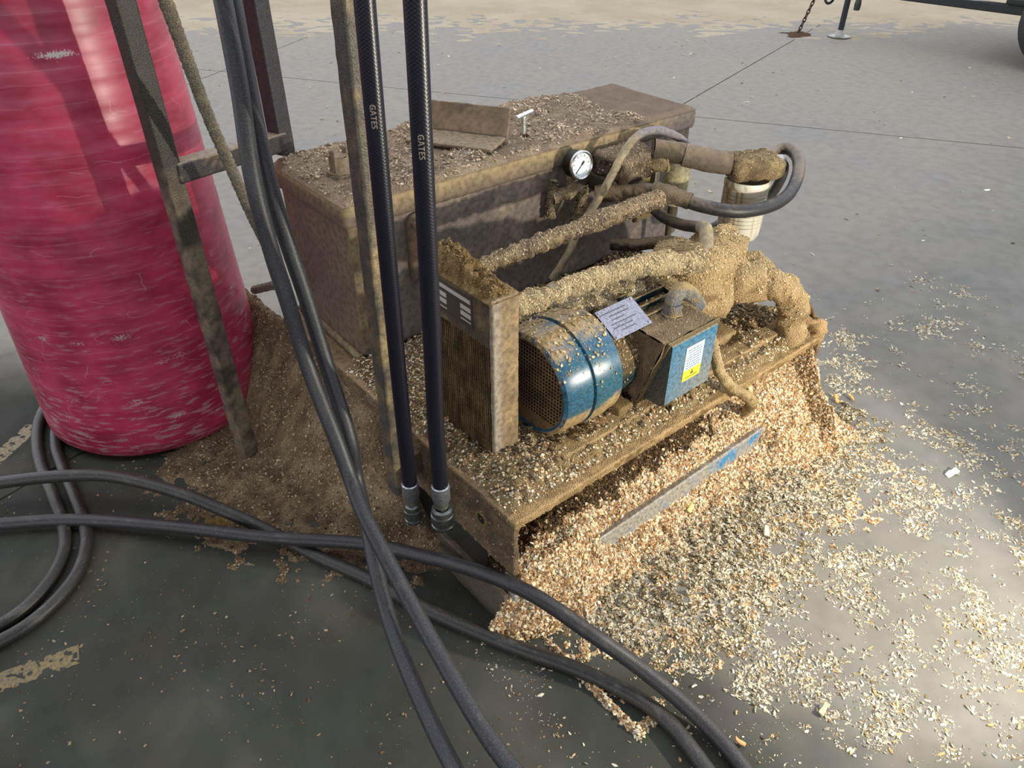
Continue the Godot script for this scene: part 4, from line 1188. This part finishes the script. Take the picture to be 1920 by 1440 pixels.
	var bc := MB.new().lathe(Vector3(1.235, 0.0, -0.62), Basis(), [Vector2(0.0, 0.55), Vector2(0.03, 0.552), Vector2(0.038, 0.57), Vector2(0.041, 0.63), Vector2(0.041, 0.70), Vector2(0.036, 0.72), Vector2(0.03, 0.75)], 32)
	part("canister", bc.paint(func(q, _n): return K("cfc69e") if q.y < 0.632 else K("8b846c")), M.plain_paint, br)
	var bs := MB.new().tube(PackedVector3Array([Vector3(1.235, 0.555, -0.62), Vector3(1.233, 0.47, -0.622), Vector3(1.232, 0.36, -0.624)]), func(a: float, tot: float) -> float: return lerpf(0.016, 0.007, a / tot), 10)
	part("drain_tube", bs.paint(func(_q, _n): return K("3b352e")), M.steel, br)
	var pl := MB.new().rbox(Vector3(1.15, 0.62, -0.675), Vector3(0.09, 0.24, 0.012), 0.003, Basis(), 0.03)
	part("bracket", pl.paint(dusty(K("5d5134"), K("8d7f50"), 0.5, 0.2)), M.steel, br)
	# flexible conduit drooping from the terminal box over the deck edge
	var cd := MB.new().tube(MB.curve([Vector3(0.700, 0.545, -0.095), Vector3(0.716, 0.520, -0.060), Vector3(0.724, 0.470, -0.036), Vector3(0.734, 0.412, -0.014), Vector3(0.763, 0.366, 0.012), Vector3(0.803, 0.332, 0.036), Vector3(0.850, 0.285, 0.030), Vector3(0.90, 0.225, 0.0), Vector3(0.94, 0.17, -0.03)], 0.005), func(a: float, _t: float) -> float: return 0.0135 + 0.0012 * sin(a * 700.0), 14)
	single("conduit", cd.rough(lumps(0.003, 50.0)).paint(dusty(K("9c8458"), K("d5bd8e"), 0.6, 0.2)), M.dust, "dusty flexible conduit drooping from the terminal box over the skid's front edge", "conduit")

# ------------------------------------------------------------------ hoses, tank and frame on the left
func hose(called: String, ctrl: Array, r: float, label: String, group := "", tone := "272a33", cover := -0.06) -> MeshInstance3D:
	var b := MB.new().tube(MB.curve(ctrl, 0.012), r, 20)
	b.paint(dusty(K(tone), K("68645f"), cover, 0.2, 22.0))
	return single(called, b, M.rubber, label, "hose", group)

func build_hoses() -> void:
	# two hoses hanging straight down with quick couplers
	for k in 2:
		var x := -0.05
		var z := -0.290 if k == 0 else -0.155
		var y0 := 0.282 if k == 0 else 0.375
		var tz := -0.262 if k == 0 else -0.122
		var o := thing("hanging_hose", "ribbed black hydraulic hose hanging nearest the square post, its coupler hanging lower" if k == 0 else "ribbed black hydraulic hose hanging in front of the cooler with the larger coupler", "hose", Vector3(x, y0, z), "coupled hoses hanging by the cooler")
		var path := MB.curve([Vector3(x, y0, z), Vector3(x, y0 + 0.2, z + 0.002), Vector3(x - 0.002, 0.8, lerpf(z, tz, 0.5)), Vector3(x, 1.3, tz), Vector3(x, 1.7, tz + 0.02)], 0.01)
		var b := MB.new().tube(path, 0.0172, 24)
		b.col = Color.WHITE
		part("hose", b.paint(func(_q, _n): return K("1b1c22")), M.weave, o)
		# maker's name printed along the hose
		var tm := TextMesh.new()
		var sf := SystemFont.new()
		sf.font_names = PackedStringArray(["Droid Sans"])
		sf.font_weight = 700
		tm.font = sf; tm.text = "GATES"; tm.font_size = 32; tm.pixel_size = 0.00042; tm.depth = 0.0008
		var arr := tm.get_mesh_arrays()
		var vs: PackedVector3Array = arr[Mesh.ARRAY_VERTEX]
		var ns: PackedVector3Array = arr[Mesh.ARRAY_NORMAL]
		var y1 := 1.150 if k == 0 else 1.135
		var zz := lerpf(z, tz, 0.5) + (tz - lerpf(z, tz, 0.5)) * (y1 - 0.8) / 0.5
		var face_an := deg_to_rad(50.0)                # round the hose, from -x towards +z
		for i in vs.size():
			var an := face_an + vs[i].y / 0.0172
			var dn := Vector3(-cos(an), 0, sin(an))
			var r := 0.0176 + vs[i].z
			vs[i] = Vector3(x, y1 - vs[i].x, zz) + dn * r
			ns[i] = dn
		arr[Mesh.ARRAY_VERTEX] = vs; arr[Mesh.ARRAY_NORMAL] = ns
		arr[Mesh.ARRAY_TANGENT] = null
		var lm := ArrayMesh.new()
		lm.add_surface_from_arrays(Mesh.PRIMITIVE_TRIANGLES, arr)
		var ink := StandardMaterial3D.new()
		ink.albedo_color = Color(0.55, 0.5, 0.44); ink.roughness = 0.6
		part("lettering", lm, ink, o, "pale printed maker's name")
		var big := 1.0 if k == 0 else 1.25
		var fe := MB.new().lathe(Vector3(x, y0, z), Basis(), [Vector2(0.0172, 0.012), Vector2(0.0205, 0.010), Vector2(0.0205, -0.030), Vector2(0.0185, -0.033)], 10)
		part("ferrule", fe.paint(func(_q, _n): return K("c5ccd2")), M.zinc, o, "bright crimped ferrule")
		var nu := MB.new().lathe(Vector3(x, y0 - 0.033, z), Basis(), [Vector2(0.013, 0.0), Vector2(0.0175, -0.002), Vector2(0.0175, -0.017), Vector2(0.014, -0.02), Vector2(0.0135, -0.026)], 6)
		part("nut", nu.paint(func(_q, _n): return K("a7a9a2")), M.zinc, o)
		var co := MB.new().lathe(Vector3(x, y0 - 0.057, z), Basis(), [Vector2(0.013 * big, 0.0), Vector2(0.019 * big, -0.003), Vector2(0.0195 * big, -0.016), Vector2(0.0215 * big, -0.018), Vector2(0.0215 * big, -0.038), Vector2(0.0195 * big, -0.040), Vector2(0.0195 * big, -0.046), Vector2(0.0215 * big, -0.048), Vector2(0.0205 * big, -0.056), Vector2(0.0, -0.056)], 32)
		part("coupler", co.paint(dusty(K("7f8482"), K("6d6047"), 0.12, 0.2, 30.0)), M.zinc, o, "grey quick coupler")
	# the pair that swings across to the near floor
	hose("draped_hose", [Vector3(-0.157, 1.352, -0.557), Vector3(-0.171, 1.302, -0.521), Vector3(-0.190, 1.171, -0.478), Vector3(-0.216, 1.033, -0.433), Vector3(-0.219, 0.904, -0.409), Vector3(-0.218, 0.810, -0.383), Vector3(-0.218, 0.667, -0.342), Vector3(-0.220, 0.533, -0.263), Vector3(-0.223, 0.459, -0.219), Vector3(-0.238, 0.412, -0.136), Vector3(-0.258, 0.327, 0.078), Vector3(-0.283, 0.290, 0.298), Vector3(-0.286, 0.290, 0.410), Vector3(-0.294, 0.317, 0.529)], 0.0158, "dull black hose slanting across the view, in front of its twin where the two cross", "pair of slanting black hoses")
	hose("draped_hose", [Vector3(-0.130, 1.355, -0.585), Vector3(-0.143, 1.303, -0.552), Vector3(-0.160, 1.165, -0.513), Vector3(-0.178, 1.022, -0.462), Vector3(-0.176, 0.888, -0.430), Vector3(-0.173, 0.793, -0.402), Vector3(-0.172, 0.647, -0.360), Vector3(-0.183, 0.507, -0.284), Vector3(-0.193, 0.413, -0.262), Vector3(-0.219, 0.366, -0.186), Vector3(-0.257, 0.330, -0.091), Vector3(-0.291, 0.290, 0.010), Vector3(-0.317, 0.268, 0.117), Vector3(-0.337, 0.252, 0.222), Vector3(-0.352, 0.248, 0.315), Vector3(-0.377, 0.274, 0.435)], 0.0158, "dull black hose slanting across the view, passing behind its twin and left of it below", "pair of slanting black hoses")
	# hoses on the floor
	hose("floor_hose", [Vector3(-1.074, 0.040, -1.382), Vector3(-0.932, 0.070, -1.280), Vector3(-0.821, 0.090, -1.202), Vector3(-0.689, 0.110, -1.099), Vector3(-0.576, 0.115, -0.999), Vector3(-0.459, 0.100, -0.845), Vector3(-0.370, 0.060, -0.719), Vector3(-0.304, 0.026, -0.615), Vector3(-0.242, 0.018, -0.462), Vector3(-0.181, 0.018, -0.322), Vector3(-0.119, 0.018, -0.150), Vector3(-0.030, 0.018, 0.046), Vector3(0.061, 0.018, 0.218), Vector3(0.113, 0.018, 0.374), Vector3(0.100, 0.018, 0.511), Vector3(0.06, 0.018, 0.644)], 0.0172, "black floor hose arching off the floor at the left, then lying under the other hose", "hoses lying on the floor", "2b2a2a", 0.04)
	hose("floor_hose", [Vector3(-1.034, 0.030, -1.219), Vector3(-0.861, 0.030, -1.108), Vector3(-0.688, 0.035, -0.979), Vector3(-0.497, 0.045, -0.777), Vector3(-0.329, 0.055, -0.579), Vector3(-0.148, 0.060, -0.396), Vector3(-0.059, 0.092, -0.230), Vector3(-0.009, 0.140, -0.077), Vector3(0.029, 0.170, 0.069), Vector3(0.072, 0.140, 0.196), Vector3(0.128, 0.080, 0.311), Vector3(0.162, 0.035, 0.441), Vector3(0.157, 0.019, 0.562), Vector3(0.117, 0.018, 0.682)], 0.0172, "black floor hose crossing over the skid's near corner to the bottom of the view", "hoses lying on the floor", "2a2a30", 0.02)
	hose("coiled_hose", [Vector3(-0.560, 0.018, -1.64), Vector3(-0.625, 0.018, -1.52), Vector3(-0.662, 0.018, -1.389), Vector3(-0.672, 0.018, -1.275), Vector3(-0.676, 0.018, -1.124), Vector3(-0.682, 0.018, -0.984), Vector3(-0.700, 0.018, -0.890), Vector3(-0.740, 0.018, -0.810), Vector3(-0.796, 0.018, -0.755), Vector3(-0.863, 0.018, -0.719), Vector3(-0.932, 0.018, -0.708), Vector3(-1.017, 0.018, -0.716)], 0.0165, "outer of two dark hose loops on the floor beside the red tank", "hose loops beside the red tank", "262625", 0.05)
	hose("coiled_hose", [Vector3(-0.620, 0.018, -1.66), Vector3(-0.678, 0.018, -1.54), Vector3(-0.708, 0.018, -1.415), Vector3(-0.720, 0.018, -1.301), Vector3(-0.722, 0.018, -1.172), Vector3(-0.727, 0.018, -1.026), Vector3(-0.742, 0.018, -0.930), Vector3(-0.772, 0.018, -0.866), Vector3(-0.812, 0.018, -0.815), Vector3(-0.864, 0.018, -0.775), Vector3(-0.925, 0.018, -0.757), Vector3(-1.011, 0.018, -0.762)], 0.0165, "inner of two dark hose loops on the floor beside the red tank", "hose loops beside the red tank", "262625", 0.05)
	hose("rear_hose", [Vector3(-0.20, 0.018, -1.95), Vector3(-0.09, 0.018, -1.66), Vector3(0.0, 0.018, -1.615), Vector3(0.080, 0.018, -1.580), Vector3(0.184, 0.018, -1.524), Vector3(0.50, 0.018, -1.40)], 0.0155, "farther of two dark hoses on the floor behind the oil tank's left end", "hoses behind the oil tank")
	hose("rear_hose", [Vector3(-0.26, 0.018, -1.93), Vector3(-0.12, 0.018, -1.60), Vector3(-0.025, 0.018, -1.560), Vector3(0.060, 0.018, -1.528), Vector3(0.162, 0.018, -1.472), Vector3(0.48, 0.018, -1.345)], 0.0155, "nearer of two dark hoses on the floor behind the oil tank's left end", "hoses behind the oil tank")
	# dusty corrugated cable that hangs behind the frame
	var cb := MB.new().tube(MB.curve([Vector3(-0.240, 1.45, -0.72), Vector3(-0.215, 1.335, -0.716), Vector3(-0.204, 1.282, -0.722), Vector3(-0.185, 1.189, -0.748), Vector3(-0.153, 1.051, -0.799), Vector3(-0.115, 0.899, -0.833), Vector3(-0.079, 0.766, -0.870), Vector3(-0.030, 0.619, -0.926), Vector3(0.020, 0.50, -1.02), Vector3(0.03, 0.43, -1.16), Vector3(0.02, 0.36, -1.30)], 0.004), func(a: float, _t: float) -> float: return 0.0125 + 0.0008 * sin(a * 420.0), 12)
	single("corrugated_cable", cb.rough(lumps(0.002, 60.0)).paint(dusty(K("8d877b"), K("a89d88"), 0.45, 0.1, 40.0)), M.dust, "dusty corrugated cable sloping down between the red tank and the slanting hoses", "cable")

func build_left() -> void:
	# red tank
	var prof := []
	var r := func(y: float) -> float: return 0.347 - 0.033 * y
	prof.append(Vector2(0.0, 0.004))
	prof.append(Vector2(r.call(0.0) - 0.05, 0.004))
	prof.append(Vector2(r.call(0.0) - 0.018, 0.012))
	prof.append(Vector2(r.call(0.0) - 0.003, 0.035))
	prof.append(Vector2(r.call(0.05), 0.06))
	var y := 0.075
	var k := 0
	while y < 1.95:
		var dip := 0.0016 if k % 5 == 2 else 0.0
		prof.append(Vector2(r.call(y) - dip, y))
		y += 0.012
		k += 1
	for q in [[0.0, 1.96], [0.03, 2.02], [0.10, 2.08], [0.2, 2.11]]:
		prof.append(Vector2(r.call(1.95) - q[0], q[1]))
	prof.append(Vector2(0.0, 2.12))
	var b := MB.new().lathe(Vector3(-0.311, 0, -1.463), Basis(), prof, 96)
	for i in b.v.size():
		b.t[i] = Vector2(b.t[i].x, clampf(1.0 - b.v[i].y / 1.5, 0.0, 1.0))
	b.rough(func(q, _n): return 0.0025 * noise_at(na, q, 2.5))
	single("red_tank", b, M.barrel, "tall scuffed red fibreglass tank with pale winding lines at the left", "tank")
	# black square-tube frame: leg, cross bar, short upright
	var f := thing("tube_frame", "black square-tube frame of leg, cross bar and upright in front of the red tank", "frame", Vector3(-0.22, 0, -0.966))
	var pt := dusty(K("23232a"), K("7d705c"), 0.22, 0.35, 8.0)
	var lg := MB.new().rbox(Vector3(-0.22, 1.0, -0.966), Vector3(0.046, 1.99, 0.046), 0.005, Basis(Vector3.UP, 0.2), 0.02)
	part("leg", lg.rough(lumps(0.0008, 60.0)).paint(func(q, nr):
		var k2 := step2(0.98, 0.86, q.y) * 0.35
		return dusty(K("1d1d22"), K("80735e"), 0.02 + k2 * 1.5, 0.3, 8.0).call(q, nr)), M.post, f)
	var dirx := Vector3(0.35, -0.03, -0.155).normalized()
	var cbz := dirx.cross(Vector3.UP).normalized()
	var cr := MB.new().rbox(Vector3(-0.045, 0.880, -1.035), Vector3(0.37, 0.048, 0.048), 0.006, Basis(dirx, cbz.cross(dirx), cbz), 0.012)
	part("cross_bar", cr.rough(lumps(0.0012, 50.0)).paint(dusty(K("262734"), K("93826a"), 0.2, 0.75, 9.0)), M.post, f)
	var up := MB.new().rbox(Vector3(0.125, 1.41, -1.115), Vector3(0.048, 1.16, 0.048), 0.005, Basis(Vector3.UP, 0.35), 0.03)
	part("upright", up.rough(lumps(0.0008, 60.0)).paint(dusty(K("262a3c"), K("8a7c64"), 0.2, 0.2, 7.0)), M.post, f)
	# grey square post beside the oil tank
	var p := thing("square_post", "dusty grey square post rising between the hanging hoses and the oil tank", "post", Vector3(-0.052, 0.2, -0.36))
	var pb := MB.new().rbox(Vector3(-0.037, 1.07, -0.343), Vector3(0.047, 1.72, 0.047), 0.007, Basis(Vector3.RIGHT, 0.028), 0.02)
	part("tube", pb.rough(lumps(0.0014, 50.0, 0.0006, 200.0)).paint(func(q, nr):
		return dusty(K("3c3d46") if nr.z < 0.5 else K("5c5a54"), K("b3a078") if nr.z > 0.5 else K("75634a"), 0.34 + 0.16 * step2(1.0, 0.8, q.y), 0.0, 10.0).call(q, nr)), M.post, p)
	part("bracket", MB.new().rbox(Vector3(-0.002, 0.262, -0.368), Vector3(0.064, 0.07, 0.012), 0.003, Basis(), 0.02).paint(dusty(K("4a3d31"), K("80684a"), 0.4)), M.steel, p)
	# yellow floor marks
	for e in [[Vector3(-0.90, 0, -0.594), 0.20, -0.22, "worn yellow floor stripe at the bottom left of the view"], [Vector3(-0.40, 0, -0.765), 0.14, -0.9, "short worn yellow floor mark under the arching hose"], [Vector3(-0.79, 0, -1.48), 0.26, 0.7, "faded yellow floor stripe beside the red tank's left foot"]]:
		var q: Vector3 = e[0]
		var len: float = e[1]
		var turn := Basis(Vector3.UP, e[2])
		var mk := field(-len * 0.5, len * 0.5, -0.028, 0.028, 0.004, func(x: float, z: float) -> float:
			var edge := minf(len * 0.5 - absf(x), 0.028 - absf(z))
			return 0.0012 * step2(0.0, 0.006, edge) + 0.004 * fbm(x + q.x, z, 30.0) - 0.0002, 0.0003, func(_q, _n): return K("7d6a36"))
		for i in mk.v.size():
			mk.v[i] = turn * Vector3(mk.v[i].x, minf(mk.v[i].y, 0.0009), mk.v[i].z) + q + Vector3(0, 0.0002, 0)
			mk.n[i] = Vector3.UP
		single("floor_marking", mk, M.plain_paint, e[3], "floor marking", "yellow floor markings", "")

func build_trailer() -> void:
	var o := thing("trailer", "dark trailer parked at the top right, standing on its nose jack", "trailer", Vector3(7.3, 0, -2.0))
	var blk := func(_q, _n): return K("1b1e20")
	var fr := MB.new().rbox(Vector3(6.94, 0.435, -0.55), Vector3(0.08, 0.07, 4.6), 0.008)
	fr.rbox(Vector3(8.5, 0.435, -0.55), Vector3(0.08, 0.07, 4.6), 0.008)
	part("chassis_rail", fr.paint(blk), M.plain_paint, o)
	for z in [-2.7, -1.5, -0.3, 0.9]:
		var cm := MB.new().rbox(Vector3(7.72, 0.48, z), Vector3(1.6, 0.1, 0.08), 0.006)
		part("cross_member", cm.paint(blk), M.plain_paint, o)
	var bd := MB.new().rbox(Vector3(7.72, 0.93, -0.15), Vector3(1.7, 0.82, 3.9), 0.03)
	part("body", bd.paint(func(_q, _n): return K("d4dadb")), M.plain_paint, o, "white trailer body")
	var sk := MB.new().rbox(Vector3(6.88, 0.50, 0.0), Vector3(0.03, 0.04, 3.6), 0.008)
	part("skirt", sk.paint(blk), M.plain_paint, o)
	var ref := MB.new().rbox(Vector3(6.862, 0.54, -2.06), Vector3(0.015, 0.05, 0.1), 0.004)
	part("reflector", ref.paint(func(_q, _n): return K("6fa6d8")), M.plain_paint, o, "pale blue marker")
	for z in [-1.28]:
		var wh := MB.new().lathe(Vector3(6.93, 0.40, z), basis_to(Vector3.LEFT), [Vector2(0.0, 0.05), Vector2(0.16, 0.05), Vector2(0.18, 0.09), Vector2(0.30, 0.1), Vector2(0.37, 0.06), Vector2(0.385, -0.02), Vector2(0.37, -0.1), Vector2(0.2, -0.12)], 40)
		part("wheel", wh.paint(func(q, _n): return K("202124")), M.rubber, o)
	var jk := MB.new().tube(PackedVector3Array([Vector3(6.963, 0.02, -3.243), Vector3(6.963, 0.4, -3.243), Vector3(6.963, 0.75, -3.243)]), 0.028, 16)
	part("jack_leg", jk.paint(func(_q, _n): return K("262a2e")), M.plain_paint, o)
	var jf := MB.new().lathe(Vector3(6.963, 0.0, -3.243), Basis(), [Vector2(0.11, 0.0), Vector2(0.11, 0.012), Vector2(0.05, 0.02), Vector2(0.03, 0.07)], 24)
	part("jack_foot", jf.paint(func(q, _n): return K("a9a9a4") if q.y > 0.018 else K("5a5348")), M.plain_paint, o)
	var dr := MB.new().rbox(Vector3(6.97, 0.50, -3.1), Vector3(0.1, 0.1, 0.9), 0.01)
	part("drawbar", dr.paint(blk), M.plain_paint, o)
	# chain of separate links down to the floor
	var ch := thing("chain", "rusty safety chain hanging from the trailer nose to the floor", "chain", Vector3(6.76, 0, -3.58))
	var a := Vector3(6.76, 0.01, -3.585)
	var e := Vector3(6.90, 0.52, -3.50)
	for k in 14:
		var q := a.lerp(e, (k + 0.5) / 14.0)
		var dir := (e - a).normalized()
		var sd := dir.cross(Vector3.FORWARD if k % 2 == 0 else Vector3.RIGHT).normalized()
		var ring := []
		for j in 9:
			var an := TAU * j / 8.0
			ring.append(q + dir * sin(an) * 0.028 + sd * cos(an) * 0.015)
		part("link", MB.new().tube(PackedVector3Array(ring), 0.006, 6, false).paint(func(_q, _n): return K("594636")), M.dull_metal, ch)
	var ring2 := []
	for j in 17:
		var an := TAU * j / 16.0
		ring2.append(Vector3(6.93, 0.36, -3.42) + Vector3(0.01 * sin(an), sin(an) * 0.07, cos(an) * 0.05))
	part("hook", MB.new().tube(PackedVector3Array(ring2), 0.013, 8, false).paint(func(_q, _n): return K("2a2c30")), M.dull_metal, ch)
	var pile := field(6.3, 7.1, -3.9, -3.3, 0.02, func(x: float, z: float) -> float: return 0.02 - 0.14 * Vector2((x - 6.76) / 1.0, (z + 3.6) / 1.0).length() + 0.02 * fbm(x, z, 4.0), 0.0, func(_q, _n): return K("6b5544"))
	single("chain_heap", pile, M.dust, "small rusty heap of spare chain and dirt on the floor under the chain", "chain heap", "", "stuff")
	# plug hanging from its cord
	var pg := thing("trailer_plug", "black trailer plug dangling from a cord beside the nose jack", "plug", Vector3(6.96, 0.3, -3.13))
	part("cord", MB.new().tube(PackedVector3Array([Vector3(6.96, 0.36, -3.13), Vector3(6.962, 0.45, -3.13), Vector3(6.97, 0.5, -3.12)]), 0.006, 8).paint(blk), M.rubber, pg)
	part("plug_body", MB.new().lathe(Vector3(6.96, 0.26, -3.13), Basis(), [Vector2(0.0, 0.0), Vector2(0.028, 0.0), Vector2(0.032, 0.05), Vector2(0.026, 0.09), Vector2(0.01, 0.11)], 16).paint(blk), M.rubber, pg)

func _ready() -> void:
	rng.seed = 11
	na.seed = 21; na.frequency = 1.0; na.fractal_octaves = 3; na.noise_type = FastNoiseLite.TYPE_SIMPLEX_SMOOTH
	nb.seed = 22; nb.frequency = 1.0; nb.fractal_octaves = 3; nb.noise_type = FastNoiseLite.TYPE_SIMPLEX_SMOOTH
	# camera
	var cam := Camera3D.new()
	cam.name = "camera"
	cam.position = Vector3(-0.666, 1.5, 0.838)
	cam.rotation_degrees = Vector3(-36.0, -39.5, 0)
	cam.fov = rad_to_deg(2.0 * atan(720.0 / 1370.0))
	cam.near = 0.05
	add_child(cam)
	cam.current = true
	# overcast daylight from outside the shed
	var env := Environment.new()
	env.background_mode = Environment.BG_SKY
	var sm := ProceduralSkyMaterial.new()
	sm.sky_top_color = Color(0.84, 0.86, 0.90); sm.sky_horizon_color = Color(0.88, 0.89, 0.90); sm.ground_bottom_color = Color(0.4, 0.38, 0.35); sm.ground_horizon_color = Color(0.5, 0.48, 0.45)
	sm.sky_energy_multiplier = SKY; sm.ground_energy_multiplier = SKY * 0.5
	env.sky = Sky.new()
	env.sky.sky_material = sm
	env.tonemap_mode = Environment.TONE_MAPPER_LINEAR
	env.tonemap_exposure = EXPOSURE
	env.sdfgi_enabled = true; env.ssao_enabled = true; env.ssil_enabled = true
	var we := WorldEnvironment.new()
	we.name = "surroundings"
	we.environment = env
	add_child(we)
	materials()
	build_lamp()
	build_setting()
	build_dust()
	build_skid()
	build_tank()
	build_cooler()
	build_motor()
	build_pump()
	build_piping()
	build_hoses()
	build_left()
	build_trailer()

const SKY := 1.2
const EXPOSURE := 1.65

# hand lamp on the floor side of the unit, shining low across the floor at the skid's front
func build_lamp() -> void:
	var at := Vector3(1.02, 0.86, 1.36)
	var aim := Vector3(0.50, 0.25, -0.3)
	var d := (aim - at).normalized()
	var o := thing("work_lamp", "work lamp on a slim stand lighting the power unit from the right foreground", "lamp", Vector3(at.x, 0, at.z))
	var bs := basis_to(d)
	part("housing", MB.new().lathe(at - d * 0.07, bs, [Vector2(0.0, -0.05), Vector2(0.04, -0.05), Vector2(0.06, 0.0), Vector2(0.065, 0.06), Vector2(0.06, 0.062), Vector2(0.058, 0.02), Vector2(0.0, 0.0)], 28).paint(func(_q, _n): return K("26282a")), M.plain_paint, o)
	part("stand", MB.new().tube(PackedVector3Array([Vector3(at.x, 0.0, at.z + 0.07), Vector3(at.x, 0.4, at.z + 0.07), Vector3(at.x, 0.83, at.z + 0.07)]), 0.012, 12).paint(func(_q, _n): return K("3a3c3e")), M.plain_paint, o)
	part("stand_base", MB.new().lathe(Vector3(at.x, 0.0, at.z + 0.07), Basis(), [Vector2(0.14, 0.0), Vector2(0.14, 0.012), Vector2(0.03, 0.02)], 28).paint(func(_q, _n): return K("3a3c3e")), M.plain_paint, o)
	var glow := StandardMaterial3D.new()
	glow.emission_enabled = true; glow.emission = Color(1.0, 0.93, 0.80); glow.emission_energy_multiplier = 2.0
	part("lamp_lens", MB.new().lathe(at - d * 0.03, bs, [Vector2(0.0, 0.0), Vector2(0.055, 0.0)], 28), glow, o)
	var s := SpotLight3D.new()
	s.name = "work_lamp_beam"
	s.light_color = Color(1.0, 0.965, 0.89)
	s.light_energy = LAMP
	s.light_size = 0.025
	s.spot_range = 14.0; s.spot_angle = 46.0; s.spot_angle_attenuation = 0.35; s.spot_attenuation = 2.0
	s.shadow_enabled = true
	add_child(s)
	s.look_at_from_position(at, aim)

const LAMP := 2.15
